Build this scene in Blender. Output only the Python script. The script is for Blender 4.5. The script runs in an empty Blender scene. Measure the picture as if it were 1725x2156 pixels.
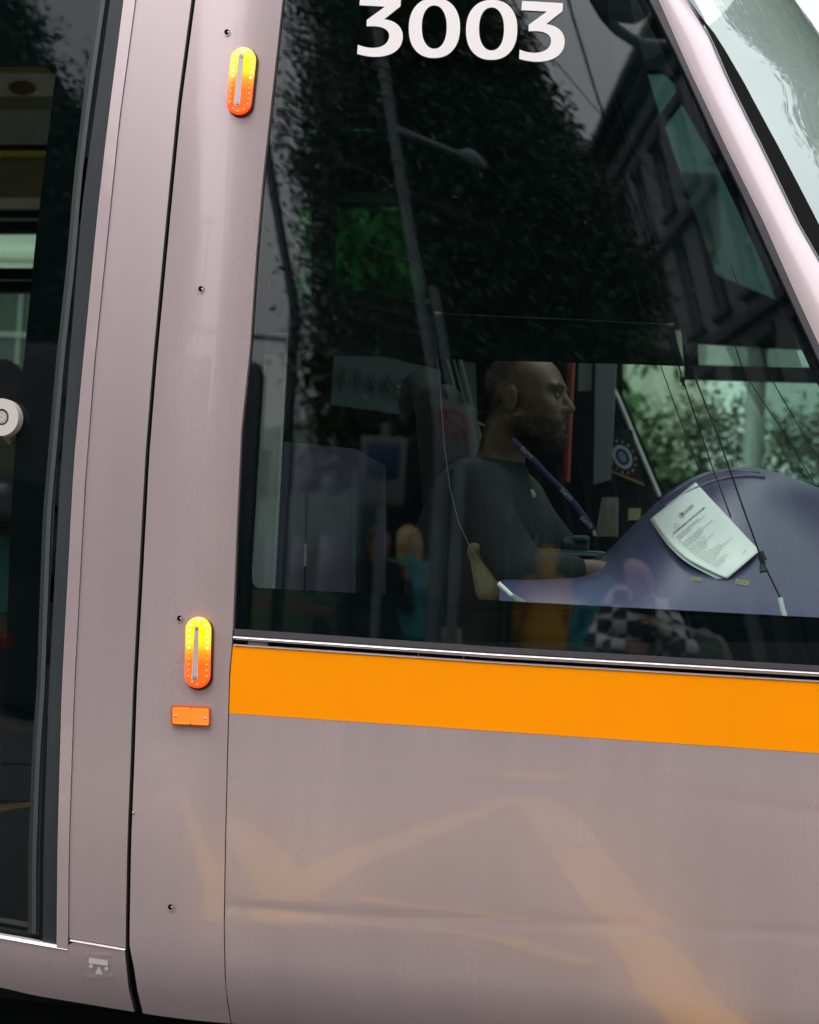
import bpy, bmesh, math, random
import numpy as np
from mathutils import Vector, Matrix
from mathutils.geometry import tessellate_polygon
from mathutils.bvhtree import BVHTree

random.seed(7)
rng = np.random.default_rng(11)
S = bpy.context.scene
COL = S.collection

# ---------------------------------------------------------------- camera
D, ZC, F = 3.5, 1.35, 3600.0          # metres from the tram side, lens height, focal length in 1725-wide units
CU, CV = 862.5, 1078.0
ROLL = math.radians(3.2)
def cam_basis(yaw, pitch):
    f = Vector((math.sin(yaw)*math.cos(pitch), math.cos(yaw)*math.cos(pitch), math.sin(pitch)))
    r = Vector((math.cos(yaw), -math.sin(yaw), 0)); p = r.cross(f)
    c, s = math.cos(ROLL), math.sin(ROLL)
    return r*c + p*s, p*c - r*s, f
def solve():
    yaw, pit = math.radians(-6), math.radians(3)
    tu, tv = 1347.0, 1280.0
    for _ in range(30):
        r, p, f = cam_basis(yaw, pit)
        y = Vector((0, 1, 0))
        u = CU + F*y.dot(r)/y.dot(f); v = CV - F*y.dot(p)/y.dot(f)
        yaw += (u-tu)/F*.9; pit += (tv-v)/F*.9
    return yaw, pit
YAW, PITCH = solve()
CR, CP, CF = cam_basis(YAW, PITCH)
C = Vector((0, -D, ZC))
cam = bpy.data.cameras.new('camera'); camo = bpy.data.objects.new('camera', cam); COL.objects.link(camo)
m = Matrix((CR, CP, -CF)).transposed().to_4x4(); m.translation = C; camo.matrix_world = m
cam.sensor_fit = 'HORIZONTAL'; cam.sensor_width = 24.0; cam.lens = F/1725*24.0
cam.clip_start = 0.05; cam.clip_end = 1500
cam.dof.use_dof = True; cam.dof.focus_distance = 3.55; cam.dof.aperture_fstop = 3.2
S.camera = camo

# ---------------------------------------------------------------- sky, sun, exposure
SUN_EL, SUN_AZ = math.radians(58), math.radians(205)
W_ = bpy.data.worlds.new('World'); S.world = W_; W_.use_nodes = True
nt = W_.node_tree; nt.nodes.clear()
def nn(t, **k):
    n = nt.nodes.new(t)
    for a, b in k.items(): setattr(n, a, b)
    return n
out = nn('ShaderNodeOutputWorld'); bg = nn('ShaderNodeBackground'); nt.links.new(bg.outputs[0], out.inputs[0])
sky = nn('ShaderNodeTexSky', sky_type='NISHITA'); sky.sun_disc = False
sky.sun_elevation = SUN_EL; sky.sun_rotation = SUN_AZ; sky.dust_density = 4; sky.air_density = 1.5
tc = nn('ShaderNodeTexCoord'); sep = nn('ShaderNodeSeparateXYZ'); nt.links.new(tc.outputs['Generated'], sep.inputs[0])
ramp = nn('ShaderNodeValToRGB'); nt.links.new(sep.outputs['Z'], ramp.inputs[0])
ramp.color_ramp.elements[0].position = 0.0; ramp.color_ramp.elements[0].color = (5.3, 5.2, 5.25, 1)
ramp.color_ramp.elements[1].position = 1.0; ramp.color_ramp.elements[1].color = (20.5, 20.2, 20.6, 1)
noi = nn('ShaderNodeTexNoise'); noi.inputs['Scale'].default_value = 2.6; noi.inputs['Detail'].default_value = 5
mp = nn('ShaderNodeMapping'); mp.inputs['Scale'].default_value = (1, 1, 2.2)
nt.links.new(tc.outputs['Generated'], mp.inputs[0]); nt.links.new(mp.outputs[0], noi.inputs['Vector'])
cr2 = nn('ShaderNodeMapRange'); cr2.inputs[1].default_value = .3; cr2.inputs[2].default_value = .7
cr2.inputs[3].default_value = .86; cr2.inputs[4].default_value = 1.1; nt.links.new(noi.outputs[0], cr2.inputs[0])
mul = nn('ShaderNodeMix', data_type='RGBA', blend_type='MULTIPLY'); mul.inputs[0].default_value = 1
nt.links.new(ramp.outputs[0], mul.inputs[6]); nt.links.new(cr2.outputs[0], mul.inputs[7])
mix = nn('ShaderNodeMix', data_type='RGBA'); mix.inputs[0].default_value = .88
nt.links.new(sky.outputs[0], mix.inputs[6]); nt.links.new(mul.outputs[2], mix.inputs[7])
nt.links.new(mix.outputs[2], bg.inputs[0]); bg.inputs[1].default_value = 0.1
sun = bpy.data.lights.new('sun', 'SUN'); sun.energy = 0.7; sun.angle = math.radians(25); sun.color = (1, .96, .92)
suno = bpy.data.objects.new('sun', sun); COL.objects.link(suno)
sd = Vector((math.sin(SUN_AZ)*math.cos(SUN_EL), math.cos(SUN_AZ)*math.cos(SUN_EL), math.sin(SUN_EL)))
suno.rotation_euler = sd.to_track_quat('Z', 'Y').to_euler()
S.view_settings.view_transform = 'Standard'; S.view_settings.look = 'None'
S.view_settings.exposure = 0.9; S.view_settings.gamma = 1.0
S.render.engine = 'CYCLES'
S.cycles.max_bounces = 8; S.cycles.transparent_max_bounces = 16; S.cycles.diffuse_bounces = 3
S.cycles.glossy_bounces = 4; S.cycles.caustics_reflective = False; S.cycles.caustics_refractive = False
S.cycles.use_denoising = True; S.cycles.sample_clamp_indirect = 6

# ---------------------------------------------------------------- pixel-tracing helpers
def ray(u, v): return (CF + CR*((u-CU)/F) - CP*((v-CV)/F))
def hy(u, v, y):
    d = ray(u, v); return C + d*((y-C.y)/d.y)
def hx(u, v, x):
    d = ray(u, v); return C + d*((x-C.x)/d.x)
Q0 = hy(1345, 1255, 0); KAP = 0.115
def Wd(x, z):
    """how far the tram's side stands inwards (+y): nose curvature, lower body tuck-in, faint waviness of the sheet"""
    q = (x-Q0.x)*.6 + (z-Q0.z)*.8
    w = .5*KAP*q*q if q > 0 else 0.0
    if z < 1.02: w += .24*(1.02-z)**2
    if z < .57: w += 1.7*(.57-z)**2
    if z < 1.12:
        f = min(1, (1.12-z)/.15)
        w += f*(.0011*math.exp(-((z-.955-.035*math.cos(2.2*(x+.25)))/.016)**2) + .0011*math.exp(-((z-.70-.02*math.sin(2.6*x+.4))/.014)**2))
        w += f*(.0013*math.sin(3.1*x+7*z+.6) + .0009*math.sin(9*z-2.3*x+1.0) + .0005*math.sin(17*z+5*x))
    return w
def hs(u, v, off=0.0):
    d = ray(u, v); y = off
    for _ in range(16):
        p = C + d*((y-C.y)/d.y); y = .4*y + .6*(Wd(p.x, p.z)+off)
    return C + d*((y-C.y)/d.y)
def skin_n(p):
    e = 1e-3
    gx = (Wd(p.x+e, p.z)-Wd(p.x-e, p.z))/(2*e); gz = (Wd(p.x, p.z+e)-Wd(p.x, p.z-e))/(2*e)
    return Vector((gx, -1, gz)).normalized()
def refl(u, v):
    """where the window mirrors this line of sight: point on the glass and outgoing direction"""
    p = hs(u, v, .012); d = ray(u, v).normalized(); n = skin_n(p)
    return p, d - n*(2*d.dot(n))
def ry(u, v, y):
    p, r = refl(u, v); return p + r*((y-p.y)/r.y)
def rz(u, v, z):
    p, r = refl(u, v); return p + r*((z-p.z)/r.z)
def ipl(pts):
    vs = [p[1] for p in pts]; us = [p[0] for p in pts]
    def f(v):
        if v <= vs[0]: a, b = 0, 1
        elif v >= vs[-1]: a, b = -2, -1
        else: return float(np.interp(v, vs, us))
        return us[a] + (us[b]-us[a])*(v-vs[a])/(vs[b]-vs[a])
    return f
def ipu(pts): 
    g = ipl([(p[1], p[0]) for p in pts]); return g

# ---------------------------------------------------------------- materials
MATS = {}
def mat(name, col=(.5,.5,.5), rough=.5, metal=0, coat=0, coat_rough=.03, spec=.5, noise=0, nscale=8, bump=0, bscale=60, emit=None, estr=0, stretch=None, sheen=0, trans=0):
    if name in MATS: return MATS[name]
    M = bpy.data.materials.new(name); M.use_nodes = True; t = M.node_tree; b = t.nodes['Principled BSDF']
    b.inputs['Base Color'].default_value = (*col, 1); b.inputs['Roughness'].default_value = rough
    b.inputs['Metallic'].default_value = metal; b.inputs['Coat Weight'].default_value = coat
    b.inputs['Coat Roughness'].default_value = coat_rough; b.inputs['Coat IOR'].default_value = 1.6; b.inputs['Specular IOR Level'].default_value = spec
    if sheen: b.inputs['Sheen Weight'].default_value = sheen
    if emit: b.inputs['Emission Color'].default_value = (*emit, 1); b.inputs['Emission Strength'].default_value = estr
    co = t.nodes.new('ShaderNodeTexCoord'); mpn = t.nodes.new('ShaderNodeMapping'); t.links.new(co.outputs['Object'], mpn.inputs[0])
    if stretch: mpn.inputs['Scale'].default_value = stretch
    if noise:
        n = t.nodes.new('ShaderNodeTexNoise'); n.inputs['Scale'].default_value = nscale; n.inputs['Detail'].default_value = 6
        t.links.new(mpn.outputs[0], n.inputs['Vector'])
        r = t.nodes.new('ShaderNodeMapRange'); r.inputs[1].default_value = .25; r.inputs[2].default_value = .75
        r.inputs[3].default_value = 1-noise; r.inputs[4].default_value = 1+noise; t.links.new(n.outputs[0], r.inputs[0])
        x = t.nodes.new('ShaderNodeMix'); x.data_type = 'RGBA'; x.blend_type = 'MULTIPLY'; x.inputs[0].default_value = 1
        x.inputs[6].default_value = (*col, 1); t.links.new(r.outputs[0], x.inputs[7]); t.links.new(x.outputs[2], b.inputs['Base Color'])
        r2 = t.nodes.new('ShaderNodeMapRange'); r2.inputs[3].default_value = max(0, rough-.12*min(1, noise*4)); r2.inputs[4].default_value = min(1, rough+.12*min(1, noise*4))
        t.links.new(n.outputs[0], r2.inputs[0]); t.links.new(r2.outputs[0], b.inputs['Roughness'])
    if bump:
        n2 = t.nodes.new('ShaderNodeTexNoise'); n2.inputs['Scale'].default_value = bscale; n2.inputs['Detail'].default_value = 4
        t.links.new(mpn.outputs[0], n2.inputs['Vector'])
        bp = t.nodes.new('ShaderNodeBump'); bp.inputs['Strength'].default_value = bump; bp.inputs['Distance'].default_value = .01
        t.links.new(n2.outputs[0], bp.inputs['Height']); t.links.new(bp.outputs[0], b.inputs['Normal'])
    MATS[name] = M; return M
def glass(name, tint, ior=1.9, rough=0.0, dust=.008):
    M = bpy.data.materials.new(name); M.use_nodes = True; t = M.node_tree; t.nodes.clear()
    o = t.nodes.new('ShaderNodeOutputMaterial'); a = t.nodes.new('ShaderNodeBsdfTransparent'); g = t.nodes.new('ShaderNodeBsdfGlossy')
    a.inputs[0].default_value = (*tint, 1); g.inputs['Roughness'].default_value = rough; g.inputs[0].default_value = (.92, .98, 1.0, 1)
    fr = t.nodes.new('ShaderNodeFresnel')
    ge = t.nodes.new('ShaderNodeNewGeometry'); io = t.nodes.new('ShaderNodeMapRange'); io.inputs[3].default_value = ior; io.inputs[4].default_value = 1/ior   # a thin sheet mirrors alike from both sides
    t.links.new(ge.outputs['Backfacing'], io.inputs[0]); t.links.new(io.outputs[0], fr.inputs[0])
    x = t.nodes.new('ShaderNodeMixShader'); t.links.new(fr.outputs[0], x.inputs[0]); t.links.new(a.outputs[0], x.inputs[1]); t.links.new(g.outputs[0], x.inputs[2])
    last = x
    # specks of dust and dried rain on the pane
    co = t.nodes.new('ShaderNodeTexCoord'); vo = t.nodes.new('ShaderNodeTexVoronoi'); vo.inputs['Scale'].default_value = 26
    t.links.new(co.outputs['Object'], vo.inputs['Vector'])
    lt = t.nodes.new('ShaderNodeMath'); lt.operation = 'LESS_THAN'; lt.inputs[1].default_value = .035; t.links.new(vo.outputs['Distance'], lt.inputs[0])
    ns = t.nodes.new('ShaderNodeTexNoise'); ns.inputs['Scale'].default_value = 5; ns.inputs['Detail'].default_value = 5; t.links.new(co.outputs['Object'], ns.inputs['Vector'])
    gt = t.nodes.new('ShaderNodeMapRange'); gt.inputs[1].default_value = .5; gt.inputs[2].default_value = .8; gt.inputs[3].default_value = 0; gt.inputs[4].default_value = .16 if dust else 0
    t.links.new(ns.outputs[0], gt.inputs[0])
    ml = t.nodes.new('ShaderNodeMath'); ml.operation = 'MULTIPLY'; t.links.new(lt.outputs[0], ml.inputs[0]); t.links.new(gt.outputs[0], ml.inputs[1])
    ad = t.nodes.new('ShaderNodeMath'); ad.operation = 'MULTIPLY_ADD'; ad.inputs[1].default_value = dust; t.links.new(gt.outputs[0], ad.inputs[0]); t.links.new(ml.outputs[0], ad.inputs[2])
    df = t.nodes.new('ShaderNodeBsdfDiffuse'); df.inputs[0].default_value = (.6, .62, .6, 1)
    x2 = t.nodes.new('ShaderNodeMixShader'); t.links.new(ad.outputs[0], x2.inputs[0]); t.links.new(x.outputs[0], x2.inputs[1]); t.links.new(df.outputs[0], x2.inputs[2])
    t.links.new(x2.outputs[0], o.inputs[0]); MATS[name] = M; return M
def sheer(name, col, alpha):
    M = bpy.data.materials.new(name); M.use_nodes = True; t = M.node_tree; b = t.nodes['Principled BSDF']
    b.inputs['Base Color'].default_value = (*col, 1); b.inputs['Roughness'].default_value = .9; b.inputs['Alpha'].default_value = alpha
    b.inputs['Specular IOR Level'].default_value = 0
    MATS[name] = M; return M

PAINT = mat('lilac_silver_paint', (.575, .468, .485), rough=.27, metal=.5, coat=.9, coat_rough=.03, noise=.05, nscale=9, bump=.012, bscale=5, stretch=(1, 1, .22))
PAINT_SAT = mat('brushed_lilac_paint', (.57, .475, .495), rough=.30, metal=.6, coat=.25, coat_rough=.2, noise=.04, nscale=6, bump=.02, bscale=30, stretch=(1, 1, .08))
PAINT_PIL = mat('pale_pink_pillar_paint', (.56, .475, .50), rough=.3, metal=.1, coat=.5, coat_rough=.04)
ORANGE = mat('orange_vinyl', (.98, .305, .0), rough=.5, coat=.0, spec=.08, noise=.03, nscale=4)
SILVER = mat('satin_aluminium', (.52, .48, .5), rough=.38, metal=.9)
CHROME_EDGE = mat('bright_panel_edge', (.55, .50, .52), rough=.4, metal=.3)
RUBBER = mat('slate_rubber', (.020, .029, .034), rough=.42, noise=.2, nscale=20, stretch=(1, 1, .1), bump=.1, bscale=120)
RUBBER_D = mat('black_rubber', (.012, .013, .014), rough=.5)
GASKET = mat('grey_window_gasket', (.055, .052, .06), rough=.5, noise=.1, nscale=30)
FRIT = mat('black_ceramic_border', (.003, .006, .0065), rough=.8, spec=.0)
DARK = mat('black_lining', (.008, .010, .011), rough=.85, spec=.1)
DARK_IN = mat('charcoal_cab_lining', (.010, .015, .016), rough=.8, spec=.05, noise=.2)
GLASS = glass('tinted_cab_glass', (.74, .84, .80), 1.70)
GLASS_D = glass('tinted_door_glass', (.74, .83, .77), 1.5)
GLASS_F = glass('green_far_glass', (.66, .80, .73), 1.5)
GLASS_G = glass('deep_green_far_glass', (.24, .56, .38), 1.5)
GLASS_S = glass('smoky_far_glass', (.20, .30, .275), 1.5)
GLASS_W = glass('windscreen_glass', (.48, .545, .52), 2.0, dust=0)
WHITE_V = mat('white_vinyl', (.80, .77, .77), rough=.45, spec=.3)
BLIND = sheer('dark_blind_mesh', (.003, .006, .0062), .84)
FILM = sheer('smoke_tint_film', (.003, .006, .0062), .38)

# ---------------------------------------------------------------- object helpers
def link(o): COL.objects.link(o); return o
def mesh(name, verts, faces, mt=None, parent=None, smooth=False):
    me = bpy.data.meshes.new(name); me.from_pydata([tuple(v) for v in verts], [], faces); me.update()
    o = bpy.data.objects.new(name, me); link(o)
    if mt: me.materials.append(mt)
    if smooth: me.polygons.foreach_set('use_smooth', [True]*len(me.polygons))
    if parent: put(o, parent)
    return o
def put(o, parent):
    o.parent = parent
    if parent.type == 'EMPTY': o.matrix_parent_inverse = Matrix.Translation(-Vector(parent.location)) if parent.rotation_euler.z == 0 else Matrix()
    elif parent.get('_origin') is not None: o.matrix_parent_inverse = Matrix.Translation(-Vector(parent['_origin']))
def empty(name, loc, label, cat, group=None):
    o = bpy.data.objects.new(name, None); o.location = loc; link(o); o.empty_display_size = .2
    tag(o, label, cat, group); return o
def tag(o, label, cat, group=None):
    o['label'] = label; o['category'] = cat
    if group: o['group'] = group
    return o
def recentre(o):
    """origin at the base of a one-mesh thing"""
    me = o.data; n = len(me.vertices); a = np.empty(n*3); me.vertices.foreach_get('co', a); a = a.reshape(-1, 3)
    c = (a.min(0)+a.max(0))/2; c[2] = a[:, 2].min(); a -= c; me.vertices.foreach_set('co', a.ravel()); me.update()
    o.location = o.location + Vector(c); o['_origin'] = [float(x) for x in c]
    for ch in o.children: ch.matrix_parent_inverse = Matrix.Translation(-Vector(c)) @ ch.matrix_parent_inverse
    return o
def sharp(o, ang=35):
    me = o.data; me.polygons.foreach_set('use_smooth', [True]*len(me.polygons)); me.set_sharp_from_angle(angle=math.radians(ang)); return o
def panel(name, L, R, T, B, mt, parent, nu=6, nv=24, off=0.0, ret=.025, hit=hs, smooth=True):
    """a sheet-metal piece on the tram's side: left/right edges u(v), top/bottom edges v(u), returned edges so that joints read as joints"""
    Lf = ipl(L) if isinstance(L, list) else L; Rf = ipl(R) if isinstance(R, list) else R
    Tf = T if callable(T) else (lambda u: T); Bf = B if callable(B) else (lambda u: B)
    verts = []; 
    for j in range(nv+1):
        for i in range(nu+1):
            u, v = 1000., 1000.; a, b = i/nu, j/nv
            u = Lf(1000)*(1-a)+Rf(1000)*a
            for _ in range(6):
                v = Tf(u)*(1-b)+Bf(u)*b; u = Lf(v)*(1-a)+Rf(v)*a
            verts.append(hit(u, v, off))
    w = nu+1; faces = []
    for j in range(nv):
        for i in range(nu):
            faces.append((j*w+i, (j+1)*w+i, (j+1)*w+i+1, j*w+i+1))
    if ret:
        ring = [i for i in range(w)] + [j*w+nu for j in range(1, nv+1)] + [nv*w+i for i in range(nu-1, -1, -1)] + [j*w for j in range(nv-1, 0, -1)]
        base = len(verts)
        for k in ring: verts.append(verts[k]+Vector((0, ret, 0)))
        n = len(ring)
        for k in range(n): faces.append((ring[k], ring[(k+1) % n], base+(k+1) % n, base+k))
    o = mesh(name, verts, faces, mt, parent)
    return sharp(o) if smooth else o
def plate(name, outer, holes, fn, mt, parent=None, th=.02, dirv=(0, 1, 0), densify=0):
    """flat piece traced as a polygon with openings, with real thickness"""
    def dens(p):
        if not densify: return p
        q = []
        for a, b in zip(p, p[1:]+p[:1]):
            n = max(1, int(math.dist(a, b)/densify))
            for k in range(n): q.append((a[0]+(b[0]-a[0])*k/n, a[1]+(b[1]-a[1])*k/n))
        return q
    loops = [dens(list(outer))] + [dens(list(h)) for h in holes]
    flat = [p for l in loops for p in l]
    tris = tessellate_polygon([[Vector((p[0], p[1], 0)) for p in l] for l in loops])
    v = [Vector(fn(*p)) for p in flat]; n = len(v); dv = Vector(dirv)*th
    verts = v + [p+dv for p in v]; faces = [tuple(t) for t in tris] + [tuple(i+n for i in reversed(t)) for t in tris]
    k = 0
    for l in loops:
        m_ = len(l)
        for i in range(m_): a, b = k+i, k+(i+1) % m_; faces.append((a, b, b+n, a+n))
        k += m_
    o = mesh(name, verts, faces, mt, parent)
    bm = bmesh.new(); bm.from_mesh(o.data); bmesh.ops.recalc_face_normals(bm, faces=bm.faces); bm.to_mesh(o.data); bm.free()
    return o
def box(name, c, s, mt, parent=None, bev=0.0, rot=None, seg=2):
    bm = bmesh.new(); bmesh.ops.create_cube(bm, size=1)
    bmesh.ops.scale(bm, vec=s, verts=bm.verts)
    if bev: bmesh.ops.bevel(bm, geom=bm.edges[:], offset=bev, segments=seg, profile=.5, affect='EDGES')
    if rot: bmesh.ops.rotate(bm, cent=(0, 0, 0), matrix=rot, verts=bm.verts)
    bmesh.ops.translate(bm, vec=c, verts=bm.verts)
    me = bpy.data.meshes.new(name); bm.to_mesh(me); bm.free(); o = bpy.data.objects.new(name, me); link(o); me.materials.append(mt)
    if bev: sharp(o, 40)
    if parent: put(o, parent)
    return o
def tube(name, pts, r, mt, parent=None, seg=8, cap=True):
    pts = [Vector(p) for p in pts]; rs = r if isinstance(r, (list, tuple)) else [r]*len(pts)
    verts, faces = [], []; n = len(pts); pu = None
    for i, p in enumerate(pts):
        t = (pts[min(i+1, n-1)]-pts[max(i-1, 0)]).normalized()
        if pu is None: pu = t.orthogonal().normalized()
        pu = (pu - t*pu.dot(t)).normalized(); w = t.cross(pu)
        for k in range(seg):
            a = 2*math.pi*k/seg; verts.append(p + (pu*math.cos(a)+w*math.sin(a))*rs[i])
    for i in range(n-1):
        for k in range(seg): faces.append((i*seg+k, i*seg+(k+1) % seg, (i+1)*seg+(k+1) % seg, (i+1)*seg+k))
    if cap: faces.append(tuple(range(seg-1, -1, -1))); faces.append(tuple((n-1)*seg+k for k in range(seg)))
    o = mesh(name, verts, faces, mt, parent); return sharp(o, 50)
def ball(name, c, r, mt, parent=None, seg=16):
    bm = bmesh.new(); bmesh.ops.create_uvsphere(bm, u_segments=seg, v_segments=max(6, seg//2), radius=1)
    bmesh.ops.scale(bm, vec=r if isinstance(r, (tuple, list)) else (r, r, r), verts=bm.verts); bmesh.ops.translate(bm, vec=c, verts=bm.verts)
    me = bpy.data.meshes.new(name); bm.to_mesh(me); bm.free(); me.polygons.foreach_set('use_smooth', [True]*len(me.polygons))
    o = bpy.data.objects.new(name, me); link(o); me.materials.append(mt)
    if parent: put(o, parent)
    return o
def circ(cx, cy, rx, ry=None, n=28, rot=0):
    ry = ry or rx; q = []
    for k in range(n):
        a = 2*math.pi*k/n; x, y = rx*math.cos(a), ry*math.sin(a)
        q.append((cx+x*math.cos(rot)-y*math.sin(rot), cy+x*math.sin(rot)+y*math.cos(rot)))
    return q
def capsule2(a, b, ra, rb=None, n=10):
    rb = rb or ra; th = math.atan2(b[1]-a[1], b[0]-a[0]); q = []
    for k in range(n+1): t = th+math.pi/2+math.pi*k/n; q.append((a[0]+ra*math.cos(t), a[1]+ra*math.sin(t)))
    for k in range(n+1): t = th-math.pi/2+math.pi*k/n; q.append((b[0]+rb*math.cos(t), b[1]+rb*math.sin(t)))
    return q
def text(name, s, org, ex, ey, fn, mt, parent=None, size=1.0):
    """lettering: glyphs laid in traced coordinates; org = start of baseline, ex/ey = one text unit right/up"""
    cu = bpy.data.curves.new(name+'_c', 'FONT'); cu.body = s; cu.resolution_u = 4
    to = bpy.data.objects.new(name+'_c', cu); link(to)
    me = bpy.data.meshes.new_from_object(to); bpy.data.objects.remove(to); bpy.data.curves.remove(cu)
    for v in me.vertices:
        u = org[0]+ex[0]*v.co.x+ey[0]*v.co.y; w = org[1]+ex[1]*v.co.x+ey[1]*v.co.y; v.co = fn(u, w)
    me.name = name; o = bpy.data.objects.new(name, me); link(o); me.materials.append(mt)
    if parent: put(o, parent)
    return o
def bvh(*obs):
    vs, fs = [], []
    for o in obs:
        b = len(vs); mw = o.matrix_world if not o.parent else None
        loc = Vector(o.get('_w', (0, 0, 0)))
        for v in o.data.vertices: vs.append(v.co+loc)
        for p in o.data.polygons: fs.append([b+i for i in p.vertices])
    return BVHTree.FromPolygons(vs, fs)
def drape(tree, u, v, off, fallback):
    d = ray(u, v).normalized(); h = tree.ray_cast(C, d)
    return (h[0]-d*off) if h[0] else hy(u, v, fallback)

# ---------------------------------------------------------------- signed-distance bodies (one continuous surface each)
class SDF:
    def __init__(s): s.p = []
    def ell(s, c, r, k=.02, rot=None, sub=False): s.p.append(('e', np.array(c, float), np.array(r, float), k, rot, sub)); return s
    def cap(s, a, b, ra, rb=None, k=.02, sub=False): s.p.append(('c', np.array(a, float), np.array(b, float), ra, rb if rb is not None else ra, k, sub)); return s
    def bounds(s):
        lo, hi = np.full(3, 9e9), np.full(3, -9e9)
        for q in s.p:
            if q[-1]: continue
            if q[0] == 'e': m_ = q[2].max() if q[4] is not None else q[2]; lo = np.minimum(lo, q[1]-m_); hi = np.maximum(hi, q[1]+m_)
            else:
                r = max(q[3], q[4]); lo = np.minimum(lo, np.minimum(q[1], q[2])-r); hi = np.maximum(hi, np.maximum(q[1], q[2])+r)
        return lo, hi
    def grid(s, h):
        lo, hi = s.bounds(); lo -= 3*h; hi += 3*h; n = np.ceil((hi-lo)/h).astype(int)+1
        ax = [lo[i]+h*np.arange(n[i]) for i in range(3)]; X, Y, Z = np.meshgrid(*ax, indexing='ij')
        d = np.full(X.shape, 1.0)
        for q in s.p:
            m_ = (.06 + 3*h)
            if q[0] == 'e': r = q[2].max() if q[4] is not None else q[2]; l2, h2 = q[1]-r-m_, q[1]+r+m_
            else: r = max(q[3], q[4]); l2, h2 = np.minimum(q[1], q[2])-r-m_, np.maximum(q[1], q[2])+r+m_
            i0 = np.clip(((l2-lo)/h).astype(int), 0, n); i1 = np.clip(((h2-lo)/h).astype(int)+2, 0, n)
            sl = tuple(slice(a, b) for a, b in zip(i0, i1)); x, y, z = X[sl], Y[sl], Z[sl]
            if x.size == 0: continue
            if q[0] == 'e':
                P = np.stack([x-q[1][0], y-q[1][1], z-q[1][2]], -1)
                if q[4] is not None: P = P @ np.array(q[4])
                k0 = np.sqrt(((P/q[2])**2).sum(-1)); k1 = np.sqrt(((P/q[2]**2)**2).sum(-1))+1e-9
                e = k0*(k0-1)/k1; k = q[3]
            else:
                ba = q[2]-q[1]; px, py, pz = x-q[1][0], y-q[1][1], z-q[1][2]
                t = np.clip((px*ba[0]+py*ba[1]+pz*ba[2])/max(1e-9, ba.dot(ba)), 0, 1)
                e = np.sqrt((px-t*ba[0])**2+(py-t*ba[1])**2+(pz-t*ba[2])**2)-(q[3]+(q[4]-q[3])*t); k = q[5]
            cur = d[sl]
            if q[-1]:
                hh = np.clip(.5-.5*(cur+e)/k, 0, 1); d[sl] = cur+(-e-cur)*hh+k*hh*(1-hh)
            else:
                hh = np.clip(.5+.5*(cur-e)/k, 0, 1); d[sl] = cur+(e-cur)*hh-k*hh*(1-hh)
        return d, lo
    def mesh(s, h):
        d, lo = s.grid(h); ins = d < 0; n = np.array(d.shape)
        c = np.zeros(n-1, int)
        offs = [(a, b, e) for a in (0, 1) for b in (0, 1) for e in (0, 1)]
        for a, b, e in offs: c += ins[a:n[0]-1+a, b:n[1]-1+b, e:n[2]-1+e]
        act = (c > 0) & (c < 8); idx = np.full(act.shape, -1); cells = np.argwhere(act); idx[act] = np.arange(len(cells))
        acc = np.zeros((len(cells), 3)); cnt = np.zeros(len(cells))
        for ax in range(3):
            for a in (0, 1):
                for b in (0, 1):
                    o0 = np.zeros(3, int); o1 = np.zeros(3, int); oth = [i for i in range(3) if i != ax]
                    o0[oth[0]] = o1[oth[0]] = a; o0[oth[1]] = o1[oth[1]] = b; o1[ax] = 1
                    p0 = cells+o0; p1 = cells+o1; d0 = d[tuple(p0.T)]; d1 = d[tuple(p1.T)]
                    x = (d0 < 0) != (d1 < 0); t = np.where(x, d0/np.where(d0-d1 == 0, 1, d0-d1), 0)
                    acc += np.where(x[:, None], p0+t[:, None]*(p1-p0), 0); cnt += x
        V = lo+(acc/cnt[:, None])*h; Fs = []
        for ax in range(3):
            oth = [i for i in range(3) if i != ax]; sl0 = [slice(None)]*3; sl1 = [slice(None)]*3
            sl0[ax] = slice(0, n[ax]-1); sl1[ax] = slice(1, n[ax])
            A, B = ins[tuple(sl0)], ins[tuple(sl1)]; e = np.argwhere(A != B)
            if not len(e): continue
            s0 = A[tuple(e.T)]; ok = np.all(e[:, oth] >= 1, 1) & np.all(e[:, oth] < (n[oth]-1), 1); e = e[ok]; s0 = s0[ok]
            q = []
            for da, db in ((-1, -1), (0, -1), (0, 0), (-1, 0)):
                g = e.copy(); g[:, oth[0]] += da; g[:, oth[1]] += db; q.append(idx[tuple(g.T)])
            q = np.stack(q, 1); fl = s0 if ax != 1 else ~s0; q[~fl] = q[~fl][:, ::-1]; Fs.append(q)
        return V, np.concatenate(Fs)
def sdf_obj(name, sdf, h, mt, parent=None):
    V, Fq = sdf.mesh(h); me = bpy.data.meshes.new(name); me.from_pydata(V.tolist(), [], Fq.tolist()); me.update()
    me.polygons.foreach_set('use_smooth', [True]*len(me.polygons)); me.materials.append(mt)
    o = bpy.data.objects.new(name, me); link(o)
    if parent: o.parent = parent
    return o

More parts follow.
